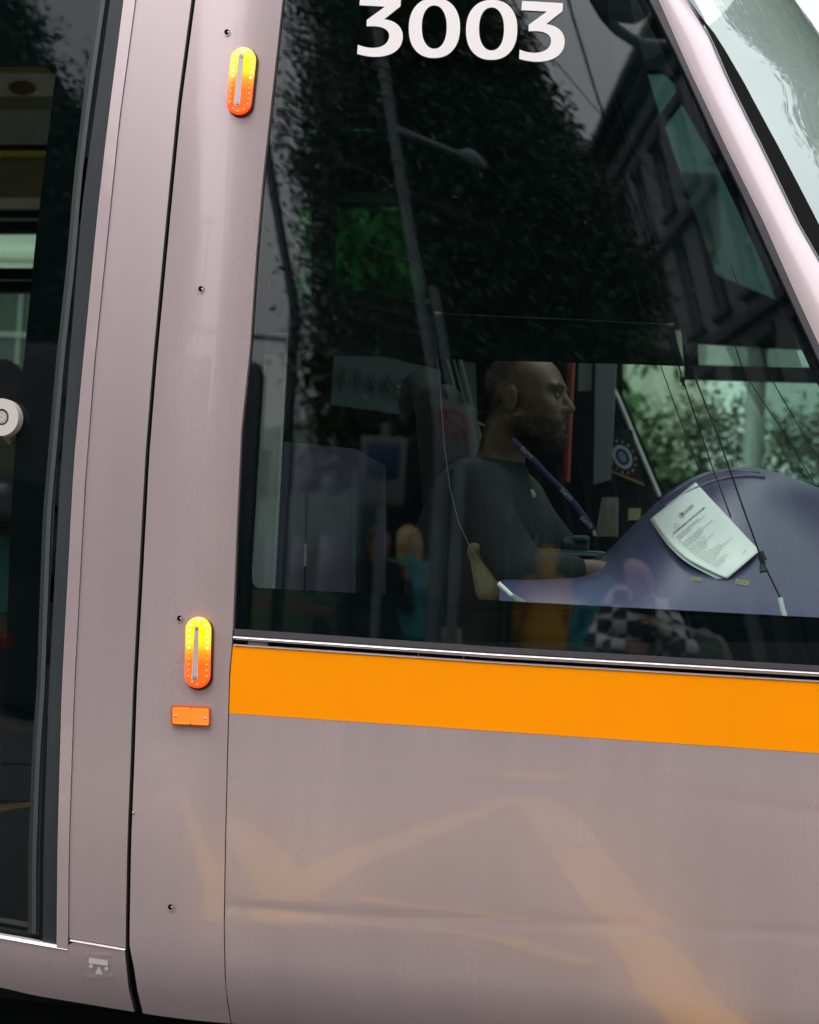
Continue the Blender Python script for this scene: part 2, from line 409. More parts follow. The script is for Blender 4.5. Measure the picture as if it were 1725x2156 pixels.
# ================================================================ GROUND
ASPH = mat('asphalt', (.072, .070, .070), rough=.62, noise=.25, nscale=1.3, bump=.25, bscale=90)
YELLOW = mat('yellow_road_paint', (.42, .26, .06), rough=.6, noise=.18, nscale=9)
WHITE_R = mat('white_road_paint', (.6, .6, .58), rough=.6, noise=.15, nscale=9)
PAVE = mat('granite_paving', (.16, .16, .155), rough=.75, noise=.2, nscale=3, bump=.1, bscale=60)
KERB = mat('granite_kerb', (.30, .29, .28), rough=.7, noise=.2, nscale=6)
def struct(o): o['kind'] = 'structure'; return o
struct(mesh('ground', [(-600, -600, -.02), (600, -600, -.02), (600, 600, -.02), (-600, 600, -.02)], [(0, 1, 2, 3)], mat('far_ground', (.10, .11, .08), rough=.9, noise=.2, nscale=.2)))
struct(mesh('road', [(-90, -8.4, 0), (90, -8.4, 0), (90, 5.2, 0), (-90, 5.2, 0)], [(0, 1, 2, 3)], ASPH))
def slab(name, x0, x1, y0, y1, z, mt): return struct(box(name, ((x0+x1)/2, (y0+y1)/2, z/2), (x1-x0, y1-y0, z), mt))
slab('pavement', -90, 90, -13.2, -8.55, .125, PAVE); slab('kerb', -90, 90, -8.55, -8.4, .13, KERB)
slab('pavement', -90, 90, 5.35, 9.0, .125, PAVE); slab('kerb', -90, 90, 5.2, 5.35, .13, KERB)
def sheets(name, quads, z, mt):
    v, f = [], []
    for q in quads: b = len(v); v += [(p[0], p[1], z) for p in q]; f.append((b, b+1, b+2, b+3))
    return struct(mesh(name, v, f, mt))
def seg(a, b, w):
    d = Vector((b[0]-a[0], b[1]-a[1])); n = Vector((-d.y, d.x)).normalized()*w/2
    return [(a[0]-n.x, a[1]-n.y), (b[0]-n.x, b[1]-n.y), (b[0]+n.x, b[1]+n.y), (a[0]+n.x, a[1]+n.y)]
# a large worn yellow carriageway marking beside the tram
sheets('yellow_road_marking', [seg((-1.85, -3.6), (-.93, -1.10), .17), seg((-2.6, -1.2), (-1.9, -5.6), .12), seg((.9, -.9), (1.6, -5.2), .14)], .004, YELLOW)
sheets('yellow_road_marking', [seg((-1.0, -1.0), (-.50, -5.2), .15), seg((2.2, -1.0), (.5, -6.2), .14)], .008, YELLOW)
sheets('yellow_road_marking', [seg((.24, .0), (-.50, -5.3), .20), seg((-4.2, -2.0), (-2.2, -1.3), .12)], .012, YELLOW)
sheets('yellow_road_marking', [seg((-.78, -1.28), (-.10, -.90), .11)], .016, YELLOW)
sheets('tactile_paving_strip', [[(-90, -13.15), (-2.5, -13.15), (-2.5, -12.85), (-90, -12.85)]], .132, YELLOW)
sheets('double_yellow_line', [[(-90, y-.06), (90, y-.06), (90, y+.06), (-90, y+.06)] for y in (-7.95, -8.2)], .004, YELLOW)
sheets('white_lane_line', [[(x, -7.42), (x+2, -7.42), (x+2, -7.3), (x, -7.3)] for x in range(-60, 60, 4)], .004, WHITE_R)
RAILM = mat('tram_rail_steel', (.25, .24, .23), rough=.35, metal=.8)
sheets('tram_rail', [[(-90, y-.035), (90, y-.035), (90, y+.035), (-90, y+.035)] for y in (.45, 1.885, -2.9, -4.3)], .012, RAILM)

# ================================================================ TRAM: outside
TR = empty('tram', (-.3, .6, 0), 'silver lilac tram with an orange waist stripe and a dark cab window', 'tram')
rubL = [(205, 0), (176, 202), (155, 378), (140, 562), (119, 750), (90, 1086), (77, 1449), (67, 1594), (59, 1810), (59, 1985)]
rubM = [(230, 0), (194, 259), (171, 432), (144, 759), (124, 1014), (101, 1449), (90, 1774), (88, 1990)]
rubR = [(260, 0), (225, 274), (205, 450), (175, 759), (155, 978), (130, 1449), (121, 1774), (119, 1993)]
sm2 = [(286, 0), (252, 252), (230, 468), (200, 759), (180, 1014), (157, 1449), (146, 1774), (144, 2001)]
grv = [(407, 0), (378, 216), (355, 450), (326, 759), (310, 960), (284, 1449), (279, 1594), (272, 1774), (268, 1990), (270, 2020), (276, 2080), (289, 2133), (300, 2170)]
grvL = [(u-4, v) for u, v in grv]; grvR = [(u+4.5, v) for u, v in grv]
grvR[9:] = [(280, 2020), (288, 2080), (301, 2133), (312, 2170)]
sm4 = [(596, 0), (576, 180), (554, 378), (540, 540), (527, 738), (509, 906), (499, 1122), (490, 1356), (484, 1414), (479, 1594), (475, 1774), (472, 1954), (475, 2080), (486, 2152), (500, 2200)]
def sh(p, d): return [(u+d, v) for u, v in p]
sill = ipu([(-400, 1905), (0, 1974), (90, 1990), (142, 1999), (400, 2040)])
sill2 = ipu([(100, 1972), (146, 1980), (268, 2001), (400, 2024)])
botm = ipu([(-500, 1990), (0, 2079), (72, 2096), (180, 2114), (270, 2129), (324, 2137), (396, 2146), (482, 2155), (900, 2192), (1725, 2255)])
oT = ipu([(485, 1357), (1035, 1394), (1725, 1434.5)]); oB = ipu([(485, 1502), (1100, 1543.5), (1725, 1586)])
TOP = -620
# --- panels
panel('door_frame_strip', rubR, sh(sm2, -1.2), TOP, sill, PAINT, TR, 3, 40, off=-.004)
panel('pocket_panel', sh(sm2, 1.0), grvL, TOP, lambda u: sill2(u)-4.5, PAINT_SAT, TR, 6, 40)
cpn = panel('corner_panel', grvR, sh(sm4, -1.1), TOP, botm, PAINT, TR, 16, 60, off=-.002)
for k in range(17*61):                                             # the corner sheet is rolled very slightly outwards
    a = (k % 17)/16; cpn.data.vertices[k].co.y -= .0045*(1-(2*a-1)**2)
panel('cab_side_panel', sh(sm4, 1.1), [(2050, 0), (2050, 3000)], oB, botm, PAINT, TR, 70, 110)
panel('orange_stripe', sh(sm4, 1.1), [(2050, 0), (2050, 3000)], lambda u: oT(u)+1.6, lambda u: oB(u), ORANGE, TR, 30, 4, off=-.0005)
panel('bright_stripe_edge', sh(sm4, 1.1), [(2050, 0), (2050, 3000)], lambda u: oT(u)-1.6, lambda u: oT(u)+1.6, CHROME_EDGE, TR, 30, 1, off=-.003)
rl = lambda a, b: ipu([(485, a), (1725, b)])
rT = ipu([(488, 1337.5), (1035, 1374.5), (1725, 1414)]); rB = ipu([(488, 1346.5), (1035, 1385.5), (1725, 1425)])
rail = panel('window_rail', sh(sm4, 1.5), [(2050, 0), (2050, 3000)], rT, rB, SILVER, TR, 40, 4, off=-.002, ret=.02)
def bead(o, nu, nv, h, ph=0.0):
    """roll a flat strip into a half-round moulding"""
    for k, v in enumerate(o.data.vertices):
        if k < (nu+1)*(nv+1): v.co.y -= h*math.sin(math.pi*((k//(nu+1))/nv*(1-ph)+ph)) - (h if (k//(nu+1)) == 0 else 0)
    sharp(o, 60)
bead(rail, 40, 4, .005)
gT = ipu([(488, 1324), (1035, 1362), (1725, 1402)])
panel('window_gasket', sh(sm4, 1.5), [(2050, 0), (2050, 3000)], gT, lambda u: rT(u)-.6, GASKET, TR, 30, 2, off=-.001)
panel('skirt_panel', [(-900, 0), (-900, 3000)], sh(grvL, -2), lambda u: (sill(u) if u < 142.5 else sill2(u))+1.2, botm, PAINT, TR, 44, 24, off=-.002)
panel('bright_sill_edge', [(-900, 0), (-900, 3000)], [(142, 0), (142, 3000)], lambda u: sill(u)-3.4, lambda u: sill(u)+1.6, CHROME_EDGE, TR, 20, 1, off=-.005)
panel('bright_panel_lip', [(146.5, 0), (146.5, 3000)], sh(grvL, -2), lambda u: sill2(u)-2.0, lambda u: sill2(u)+1.4, CHROME_EDGE, TR, 6, 1, off=-.0045)
# dark groove lining and the black space behind the joints
panel('joint_lining', sh(rubM, -6), [(2050, 0), (2050, 3000)], lambda u: 1352 if u > 470 else TOP, lambda u: botm(u)-14, DARK, TR, 40, 40, off=.014, ret=0)
panel('pillar_lining', sh(rubM, -6), sh(sm4, 6), TOP, 1400, DARK, TR, 4, 30, off=.014, ret=0)
for nm_ in ('bright_stripe_edge', 'bright_sill_edge', 'bright_panel_lip'):
    o_ = bpy.data.objects[nm_]; n_ = {'bright_stripe_edge': 31, 'bright_sill_edge': 21, 'bright_panel_lip': 7}[nm_]
    for k in range(n_): o_.data.vertices[k].co.y += .006
b_ = panel('groove_seal', sh(grv, -3.0), sh(grv, -.2), TOP, 2128, RUBBER_D, TR, 1, 50, off=.004, ret=.008)
# small things in the joints
for u0, u1 in ((522, 563),): panel('gap_block', [(u0, 0), (u0, 3000)], [(u1, 0), (u1, 3000)], lambda u: rB(u)+1, lambda u: oT(u)-2, mat('grey_plastic', (.25, .23, .24), rough=.5), TR, 2, 1, off=.004)
for u0 in (880, 975): panel('gap_clip', [(u0, 0), (u0, 3000)], [(u0+2, 0), (u0+2, 3000)], lambda u: rB(u)+1, lambda u: oT(u)-2, mat('grey_plastic'), TR, 1, 1, off=.004)
ball('rivet', hs(281, 1712, -.001), .0035, mat('brass_rivet', (.35, .27, .15), rough=.4, metal=.8), TR, 10)
# upper side and roof beyond the frame, under-frame
box('roof', (-2.55, 1.2, 3.36), (4.2, 2.1, .10), PAINT, TR, .04)
box('saloon_side', (-3.75, .06, 1.9), (1.9, .08, 2.85), PAINT, TR, .02)
box('underframe', (-1.2, 1.25, .27), (6.0, 1.7, .32), DARK, TR)
box('saloon_floor', (-1.6, 1.22, .43), (6.0, 2.0, .06), DARK_IN, TR)
box('rear_bulkhead', (-4.68, 1.2, 1.85), (.06, 2.2, 2.9), DARK_IN, TR)

def hcs(u, v, off):
    a = (u-ipl(grvR)(v))/(ipl(sm4)(v)-ipl(grvR)(v)); return hs(u, v, off-.0015-.0045*(1-(2*a-1)**2))
# --- screw holes
HOLE = mat('hole_shadow', (.004, .004, .004), rough=.9, spec=0)
for u, v in ((478, 67), (423, 608), (378, 1302), (359, 1910)):
    h = plate('screw_hole', circ(u, v, 5.6, 6.2, 20), [], lambda a, b: hcs(a, b, -.0025), HOLE, TR, .0004)
    rim = plate('hole_rim', circ(u, v, 7.2, 7.8, 24), [circ(u, v, 5.5, 6.1, 24)], lambda a, b: hcs(a, b, -.0034), PAINT, h, .001)
    ball('screw_head', hcs(u+2.6, v+.4, -.0028), (.0022, .0016, .0026), SILVER, h, 10)

# --- lit oblong marker lamps
def lens_mat(name, p_top, p_bot, lit):
    M = bpy.data.materials.new(name); M.use_nodes = True; t = M.node_tree; b = t.nodes['Principled BSDF']
    g = t.nodes.new('ShaderNodeTexCoord'); sp = t.nodes.new('ShaderNodeSeparateXYZ'); t.links.new(g.outputs['Generated'], sp.inputs[0])
    r = t.nodes.new('ShaderNodeValToRGB'); t.links.new(sp.outputs['Z'], r.inputs[0]); e = r.color_ramp.elements
    e[0].position = .04; e[0].color = (1.0, .035, .004, 1); e[1].position = .70; e[1].color = (1.0, .50, .0, 1)
    k = e.new(.36); k.color = (1.0, .055, .004, 1); k = e.new(.52); k.color = (1.0, .20, .0, 1); k = e.new(.60); k.color = (1.0, .42, .0, 1)
    b.inputs['Base Color'].default_value = (.75, .12, .01, 1); b.inputs['Roughness'].default_value = .22; b.inputs['Coat Weight'].default_value = .6
    t.links.new(r.outputs[0], b.inputs['Emission Color']); s = t.nodes.new('ShaderNodeMapRange'); t.links.new(sp.outputs['Z'], s.inputs[0])
    s.inputs[3].default_value = .75; s.inputs[4].default_value = 1.15; t.links.new(s.outputs[0], b.inputs['Emission Strength']); return M
LENS = lens_mat('amber_lamp_lens', 0, 0, 1)
LED_ON = mat('lit_led', (1, .9, .4), rough=.3, emit=(1, .92, .30), estr=3.2)
LED_DIM = mat('dim_glow_led_bulge', (.9, .22, .02), rough=.15, coat=.5, emit=(1, .22, .0), estr=.55)  # leds that are off still get a weak orange glow of their own
BRKT = mat('grey_lamp_bracket', (.55, .51, .49), rough=.45, metal=.3)
def lamp(a, b, r, b0, b1, w0, w1):
    base = plate('marker_lamp', capsule2((a[0]+3, a[1]+3), (b[0]+3, b[1]+3), r+1.5), [], lambda u, v: hcs(u, v, -.005), RUBBER_D, TR, .006)
    base['label'] = 'lit amber marker lamp with a row of leds round its edge'
    n = 34; rings = []
    for k, (rr, dep) in enumerate(((r, -.004), (r, -.010), (r*.93, -.0145), (r*.8, -.0165), (.0, -.0165))):
        rings.append([hcs(u, v, dep) for u, v in capsule2(a, b, max(rr, .3), None, 16)])
    V = [p for q in rings for p in q]; m_ = len(rings[0]); fc = []
    for k in range(len(rings)-1):
        for i in range(m_): fc.append((k*m_+i, k*m_+(i+1) % m_, (k+1)*m_+(i+1) % m_, (k+1)*m_+i))
    fc.append(tuple(range((len(rings)-1)*m_, len(rings)*m_)))
    L = mesh('lens', V, fc, LENS, base); sharp(L, 30)
    plate('bracket', capsule2(b0, b1, w0, w1), [], lambda u, v: hcs(u, v, -.0185), BRKT, base, .004)
    for q, w in ((b0, w0), (b1, w1)):
        plate('bracket_screw', circ(q[0], q[1], w*.55, n=14), [], lambda u, v: hcs(u, v, -.0198), SILVER, base, .002)
    ax = Vector((b[0]-a[0], b[1]-a[1])); ln = ax.length; ax /= ln; px = Vector((-ax.y, ax.x))
    A = Vector(a); led = []
    rr = r*.70
    led.append(A - ax*rr)
    for sgn in (-1, 1):
        led.append(A + px*sgn*rr*.78 - ax*rr*.55)
        for k in range(9): led.append(A + px*sgn*rr + ax*(ln*(k*.125+.02)))
        led.append(A + ax*ln + px*sgn*rr*.62 + ax*rr*.75)
    led.append(A+ax*(ln+rr))
    for q in led:
        on = (q-A).dot(ax) < ln*.45
        c = hcs(q.x, q.y, -.0168)
        ball('led', c, (.0022, .0012, .0022) if on else (.0026, .0022, .0026), LED_ON if on else LED_DIM, base, 8)
lamp((512.5, 126), (503.5, 215), 26.8, (508, 117), (499, 216), 5.2, 6.5)
lamp((418, 1326), (416, 1422), 27.2, (414, 1323), (409.5, 1428), 4.2, 6.4)
# --- amber reflector
REFL = mat('glowing_amber_reflector', (.95, .22, .008), rough=.25, coat=.7, emit=(1, .19, 0), estr=.25, bump=.35, bscale=900)  # weak orange glow added, though a reflector gives no light itself
def quad_grid(p00, p10, p11, p01): return lambda a, b: ((p00[0]*(1-a)+p10[0]*a)*(1-b)+(p01[0]*(1-a)+p11[0]*a)*b, (p00[1]*(1-a)+p10[1]*a)*(1-b)+(p01[1]*(1-a)+p11[1]*a)*b)
def rrect(x0, y0, x1, y1, r, n=5):
    q = []
    for cx, cy, a0 in ((x1-r, y0+r, -90), (x1-r, y1-r, 0), (x0+r, y1-r, 90), (x0+r, y0+r, 180)):
        for k in range(n+1): a = math.radians(a0+90*k/n); q.append((cx+r*math.cos(a), cy+r*math.sin(a)))
    return q
skew = lambda u, v: (u, v+(u-361)*.045)
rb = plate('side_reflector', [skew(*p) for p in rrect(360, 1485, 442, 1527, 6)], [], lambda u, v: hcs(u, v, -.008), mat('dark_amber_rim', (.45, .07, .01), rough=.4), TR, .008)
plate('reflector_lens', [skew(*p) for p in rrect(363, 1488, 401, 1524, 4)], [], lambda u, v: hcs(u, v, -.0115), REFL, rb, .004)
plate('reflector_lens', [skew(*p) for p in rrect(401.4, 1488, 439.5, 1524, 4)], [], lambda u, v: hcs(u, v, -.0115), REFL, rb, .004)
for u, v in ((370, 1508), (432, 1513)): ball('reflector_screw', hcs(u, v, -.0118), (.0028, .0012, .0028), SILVER, rb, 10)
# --- jacking point emblem
em = plate('jacking_symbol', rrect(181, 2008, 236, 2062, 5), [], lambda u, v: hs(u, v, -.0028), PAINT, TR, .0006)
sk = lambda u, v: hs(u, v, -.0038)
plate('symbol_bar', [(187, 2017), (227, 2023), (227, 2034), (187, 2028.5)], [], sk, WHITE_V, em, .0006)
plate('symbol_dot', circ(191.5, 2034.5, 4.3), [], sk, WHITE_V, em, .0006); plate('symbol_dot', circ(224, 2040, 4.3), [], sk, WHITE_V, em, .0006)
plate('symbol_triangle', [(208, 2033), (217, 2053), (200, 2051)], [], sk, WHITE_V, em, .0006)

# --- A-pillar, its gasket and the windscreen
gl_ = ipl([(1369, 0), (1428, 119), (1500, 277), (1572, 425), (1644, 583), (1725, 759)])
pl_ = ipl([(1387, 0), (1450, 144), (1536, 324), (1608, 468), (1680, 630), (1725, 727)])
pr_ = ipl([(1446, 0), (1493, 72), (1536, 173), (1608, 317), (1680, 468), (1725, 547)])
panel('pillar_gasket', lambda v: gl_(v), lambda v: pl_(v), -500, 1230, GASKET, TR, 2, 40, off=-.004, ret=.02)
V, fc = [], []; NV, NU = 44, 12
for j in range(NV+1):
    v = -500+(1700)*j/NV
    for i in range(NU+1):
        a = i/NU; L_, R_ = pl_(v)+.6, pr_(v)
        dep = -.016*math.sin(math.pi*a) + .042*a**1.35
        V.append(hs(L_+(R_-L_)*a, v, dep-.004))
for j in range(NV):
    for i in range(NU): w = NU+1; fc.append((j*w+i, (j+1)*w+i, (j+1)*w+i+1, j*w+i+1))
sharp(mesh('windscreen_pillar', V, fc, PAINT_PIL, TR), 50)
# windscreen: starts at the pillar's inner edge and wraps forwards round the nose
def ws_pt(v, t, outset=0):
    e = hs(pr_(v)-1, v, .034); y = t*1.12
    bul = .52
    x = e.x + bul*(1-abs(1-t)**2.2) + outset
    return Vector((x, e.y+y, e.z + .0))
NVs, NT = 48, 30
def ws(name, t0, t1, mt, o_=0, v0=-480, v1=1150):
    V, fc = [], []
    for j in range(NVs+1):
        v = v0+(v1-v0)*j/NVs
        for i in range(NT+1):
            t = (t0(v) if callable(t0) else t0) + ((t1(v) if callable(t1) else t1)-(t0(v) if callable(t0) else t0))*(i/NT)**1.6; V.append(ws_pt(v, t, o_))
    for j in range(NVs):
        for i in range(NT): w = NT+1; fc.append((j*w+i, (j+1)*w+i, (j+1)*w+i+1, j*w+i+1))
    return mesh(name, V, fc, mt, TR, True)
ws('windscreen', 0, 2.0, GLASS_W)
ws('windscreen_border', 0, lambda v: .002+.028*max(0, min(1, (v-10)/150))+.014*max(0, min(1, (v-150)/300)), mat('black_screen_border', (.004, .0035, .0035), rough=.6, spec=.03), .004)
# nose below the windscreen
V, fc = [], []
for j in range(25):
    v = 1140+1080*j/24; b = .52-.14*(j/24)**1.5
    for i in range(25):
        t = i/12; e = hs(2052, v, 0); V.append(Vector((e.x+b*(1-abs(1-t)**2.2), e.y+t*1.12*(1-e.y*.5), e.z)))
for j in range(24):
    for i in range(24): fc.append((j*25+i, (j+1)*25+i, (j+1)*25+i+1, j*25+i+1))
mesh('nose_panel', V, fc, PAINT, TR, True)

# --- cab side window: pane, black border, number
gl_poly = []
for v in np.linspace(-480, 1340, 40): gl_poly.append((ipl(sm4)(v)+1.5, v))
for u in np.linspace(489, 2040, 40)[1:]: gl_poly.append((u, gT(u)+3))
gR = lambda v: gl_(v)+1
# pane as a fine grid so that its curvature mirrors smoothly
def gr_right(v): return min(2040, gl_(v)+1.5)
def pane(name, L, R, T, B, off, mt, nu, nv, ret=0): return panel(name, L, R, T, B, mt, TR, nu, nv, off=off, ret=ret, smooth=True)
win = pane('cab_window', sh(sm4, 1.3), gr_right, -480, lambda u: gT(u)+2.5, .012, GLASS, 110, 150)
# border printed on the inside of the pane
outer = [(ipl(sm4)(v)-1, v) for v in np.linspace(-470, 1330, 30)] + [(u, gT(u)+2) for u in np.linspace(492, 1990, 30)] + [(gr_right(v)+3, v) for v in np.linspace(1300, -470, 40)]
hole = [(590, -440), (578, 300), (566, 560), (557, 745), (545, 950), (530, 1200)] + [(531, 1226), (535, 1233), (543, 1237.5)] + [(u, 1237.5+(u-543)*.0532) for u in (700, 900, 1100, 1300, 1500, 1700, 1850)] + [(gr_right(v)-17, v) for v in np.linspace(1200, -440, 24)]
hole = hole[::-1]
plate('window_border', outer, [hole], lambda u, v: hs(u, v, .017), FRIT, TR, .003, densify=40)
def N(pts, dx, dy): return [(724.5+(x+dx)*.28, (y+dy)*.28) for x, y in pts]
def bez(pts, n=8):
    """closed outline; ('c', p1, p2, p3) entries are cubic curves"""
    q = []
    for e in pts:
        if e[0] == 'c':
            p0 = q[-1]
            for k in range(1, n+1):
                t = k/n; q.append(tuple((1-t)**3*p0[i]+3*(1-t)**2*t*e[1][i]+3*(1-t)*t*t*e[2][i]+t**3*e[3][i] for i in (0, 1)))
        else: q.append(e)
    return q
three = bez([(1340, 5), (1647, 22), (1643, 82), (1520, 180), ('c', (1612, 190), (1668, 245), (1660, 325)), ('c', (1652, 418), (1560, 468), (1440, 463)), ('c', (1395, 460), (1352, 452), (1317, 440)), (1322, 372), ('c', (1360, 388), (1400, 396), (1440, 396)), ('c', (1508, 394), (1556, 362), (1558, 308)), ('c', (1560, 258), (1510, 234), (1440, 232)), (1388, 233), (1390, 185), (1527, 85), (1335, 75)])
def superel(cx, cy, rx, ry, p=2.25, n=44, lean=0.0):
    q = []
    for k in range(n):
        a = 2*math.pi*k/n; c, s = math.cos(a), math.sin(a)
        x = rx*math.copysign(abs(c)**(2/p), c); y = ry*math.copysign(abs(s)**(2/p), s); q.append((cx+x+lean*y, cy+y))
    return q
num = lambda u, v: hs(u, v, .0085)
plate('fleet_number_digit', N(three, -1218, -37), [], num, WHITE_V, win, .0006, densify=8)
plate('fleet_number_digit', N(superel(680, 209, 193, 226, lean=-.012), 0, 0), [N(superel(679, 202, 94, 163, 2.2), 0, 0)], num, WHITE_V, win, .0006)
plate('fleet_number_digit', N(superel(1111, 223, 193, 226, lean=-.012), 0, 0), [N(superel(1110, 216, 94, 162, 2.2), 0, 0)], num, WHITE_V, win, .0006)
plate('fleet_number_digit', N(three, 0, 0), [], num, WHITE_V, win, .0006, densify=8)

# --- sliding door at the left
dg = panel('door_glass', [(-900, 0), (-900, 3000)], sh(rubL, 2), TOP, lambda u: sill(u)-14, GLASS_D, TR, 40, 60, off=.045, ret=0)
din = [(119, 139), (77, 486), (50, 759), (38, 841), (23, 1086), (14, 1340), (4, 1600), (-14, 1900), (-870, 1760), (-870, 139)]
plate('door_glass_border', [(-900, -600)] + [(ipl(rubL)(v)+2, v) for v in np.linspace(-600, 1960, 16)] + [(-900, 1800)], [din], lambda u, v: hs(u, v, .05), FRIT, TR, .003, densify=80)
panel('door_edge_seal', rubL, sh(rubM, -1.5), TOP, lambda u: sill(u)-20, RUBBER, TR, 4, 40, off=.018, ret=.03)
panel('door_seal_bead', sh(rubL, 8), sh(rubL, 17), TOP, lambda u: sill(u)-20, mat('worn_rubber_ridge', (.055, .066, .07), rough=.4), TR, 3, 40, off=.013, ret=.01)
panel('door_frame_seal', sh(rubM, 2.0), sh(rubR, -1), TOP, lambda u: sill(u)+6, RUBBER, TR, 4, 40, off=.008, ret=.04)
panel('door_bottom_rail', [(-900, 0), (-900, 3000)], sh(rubM, -1), lambda u: sill(u)-19, lambda u: sill(u)-2, RUBBER_D, TR, 10, 2, off=.03)
for u0, w in ((70, 3),): pass
# opening button
cx, cy = 3, 878
bt = plate('door_button', circ(cx, cy, 35.5, 39.5, 40), [circ(cx, cy, 15.5, 17.5, 32)], lambda u, v: hs(u, v, .012), mat('cream_button_plastic', (.56, .53, .49), rough=.45), TR, .03)
plate('button_ring', circ(cx, cy, 15.2, 17.2, 32), [circ(cx, cy, 11.5, 13.5, 32)], lambda u, v: hs(u, v, .016), mat('brown_button_ring', (.10, .075, .06), rough=.5), bt, .02)
plate('button_cap', circ(cx, cy, 11.3, 13.2, 30), [], lambda u, v: hs(u, v, .013), mat('grey_button_cap', (.40, .38, .36), rough=.4), bt, .02)
def chev(x0): return [(x0, 872), (x0+2, 872), (x0+6, 878.5), (x0+2, 885), (x0, 885), (x0+4, 878.5)]
plate('button_arrow', chev(4), [], lambda u, v: hs(u, v, .0126), mat('pale_button_mark', (.62, .6, .58), rough=.5), bt, .002)
plate('button_arrow', [(2*cx-u+1, v) for u, v in chev(4)][::-1], [], lambda u, v: hs(u, v, .0126), mat('pale_button_mark'), bt, .002)

# ================================================================ TRAM: inside
YF = 2.28                                                # far side wall
far = lambda u, v: hy(u, v, YF)
LILAC = mat('lavender_dash_plastic', (.078, .070, .150), rough=.29, noise=.05, nscale=3, bump=.05, bscale=260)
LILAC_P = mat('lavender_cabinet', (.10, .10, .165), rough=.5, noise=.06)
LGREY = mat('pale_grey_trim', (.42, .44, .45), rough=.55, noise=.06)
BGREY = mat('blue_grey_trim', (.10, .115, .135), rough=.5, noise=.08)
TEALP = mat('teal_console_plastic', (.030, .075, .070), rough=.35, noise=.1)
TAN = mat('tan_fabric', (.30, .235, .14), rough=.9, noise=.25, nscale=60, bump=.3, bscale=400)
holes = [
    [(624, 430), (663, 431), (655, 640), (618, 640)],                                     # narrow pane by the partition
    [(702, 433), (843, 428), (908, 630), (905, 700), (696, 700)],                         # rear side pane
    [(712, 226), (728, 222), (797, 262), (800, 275), (706, 275)],
    [(646, 262), (672, 268), (672, 280), (646, 280)],
    [(1361, 147), (1400, 148), (1420, 166), (1426, 190), (1388, 243)],
    [(1437, 211), (1398, 262), (1421, 330), (1508, 578), (1640, 633), (1592, 505), (1530, 370)],
    [(1312, 690), (1435, 690), (1442, 796), (1990, 810), (1990, 1180), (1450, 1150), (1399, 1040), (1312, 832)],
    [(1470, 720), (1735, 735), (1745, 774), (1472, 768)],
]
# the wall ends at the far windscreen pillar, which mirrors the near one
wr = [((pl_(v)+pr_(v))/2-8+(55 if v < 50 else 0), v) for v in (-600, -300, 0, 40, 110, 300, 500)] + [(1716, 640), (1760, 800), (2010, 802)]
holes = [h for h in holes if h[0] not in ((1361, 147), (1437, 211))]
wall = plate('cab_wall', [(540, -700)] + wr + [(2010, 1900), (540, 1900)], holes + [[(1361, 147), (1400, 148), (1420, 166), (1426, 190), (1388, 243)], [(1437, 211), (1398, 262), (1421, 330), (1508, 578), (1640, 633), (1592, 505), (1530, 370)]], far, DARK_IN, TR, .05)
holes += [[(1361, 147), (1400, 148), (1420, 166), (1426, 190), (1388, 243)], [(1437, 211), (1398, 262), (1421, 330), (1508, 578), (1640, 633), (1592, 505), (1530, 370)]]
panel('pillar_inner_trim', lambda v: gl_(v)-16, lambda v: gl_(v)+8, -480, 1230, DARK_IN, TR, 2, 30, off=.03, ret=.06)
for k, h in enumerate(holes):
    cx_ = sum(p[0] for p in h)/len(h); cy_ = sum(p[1] for p in h)/len(h)
    big = [(cx_+(u-cx_)*1.03, cy_+(v-cy_)*1.03) for u, v in h]
    plate('window_pane', big, [], lambda u, v: hy(u, v, YF+.055), GLASS_G if k < 3 else (GLASS_S if h[0] in ((1361, 147), (1437, 211)) else GLASS_F), TR, .001)
box('cab_ceiling', (-1.1, 1.2, 2.98), (1.7, 2.2, .04), DARK_IN, TR)
box('cab_floor', (.0, 1.2, .80), (1.7, 2.1, .05), DARK_IN, TR)
# partition behind the driver, door post, ledges
def slabp(name, pts, y, mt, th=.03, parent=TR): return plate(name, pts, [], lambda u, v: hy(u, v, y), mt, parent, th)
slabp('partition_panel', [(690, 640), (905, 640), (960, 1290), (690, 1290)], 2.12, DARK_IN)
slabp('partition_post', [(664, 225), (709, 235), (688, 760), (650, 760)], 1.9, DARK, .08)
slabp('ceiling_trim', [(632, 400), (832, 404), (838, 422), (630, 420)], 2.0, mat('green_grey_trim', (.10, .14, .13), rough=.6))
slabp('ceiling_lamp', circ(723, 407, 18, 7), 1.98, mat('brown_lamp_cover', (.05, .02, .015), rough=.4), .02)
st = slabp('emergency_glass_notice', [(700, 610), (780, 612), (905, 648), (922, 772), (800, 750), (698, 745)], 1.9, mat('near_black_notice', (.010, .012, .013), rough=.5))
TXT = mat('dim_grey_print', (.15, .18, .185), rough=.6)
nf = lambda u, v: hy(u, v, 1.895)
text('notice_text', 'I gCÁS ÉIGEANDÁLA BRIS AN GHLOINE', (727, 638), (10.8, 2.35), (0, -15.5), nf, TXT, st)
text('notice_text', 'IN CASE OF EMERGENCY BREAK GLASS', (725, 667), (11.2, 2.75), (0, -15.5), nf, TXT, st)
nb = slabp('pictogram_notice', [(703, 747), (800, 749), (925, 778), (926, 806), (850, 873), (697, 852)], 1.6, mat('pale_teal_notice', (.10, .155, .16), rough=.6, noise=.06, nscale=14))
NP = mat('faded_notice_print', (.07, .10, .105), rough=.7)
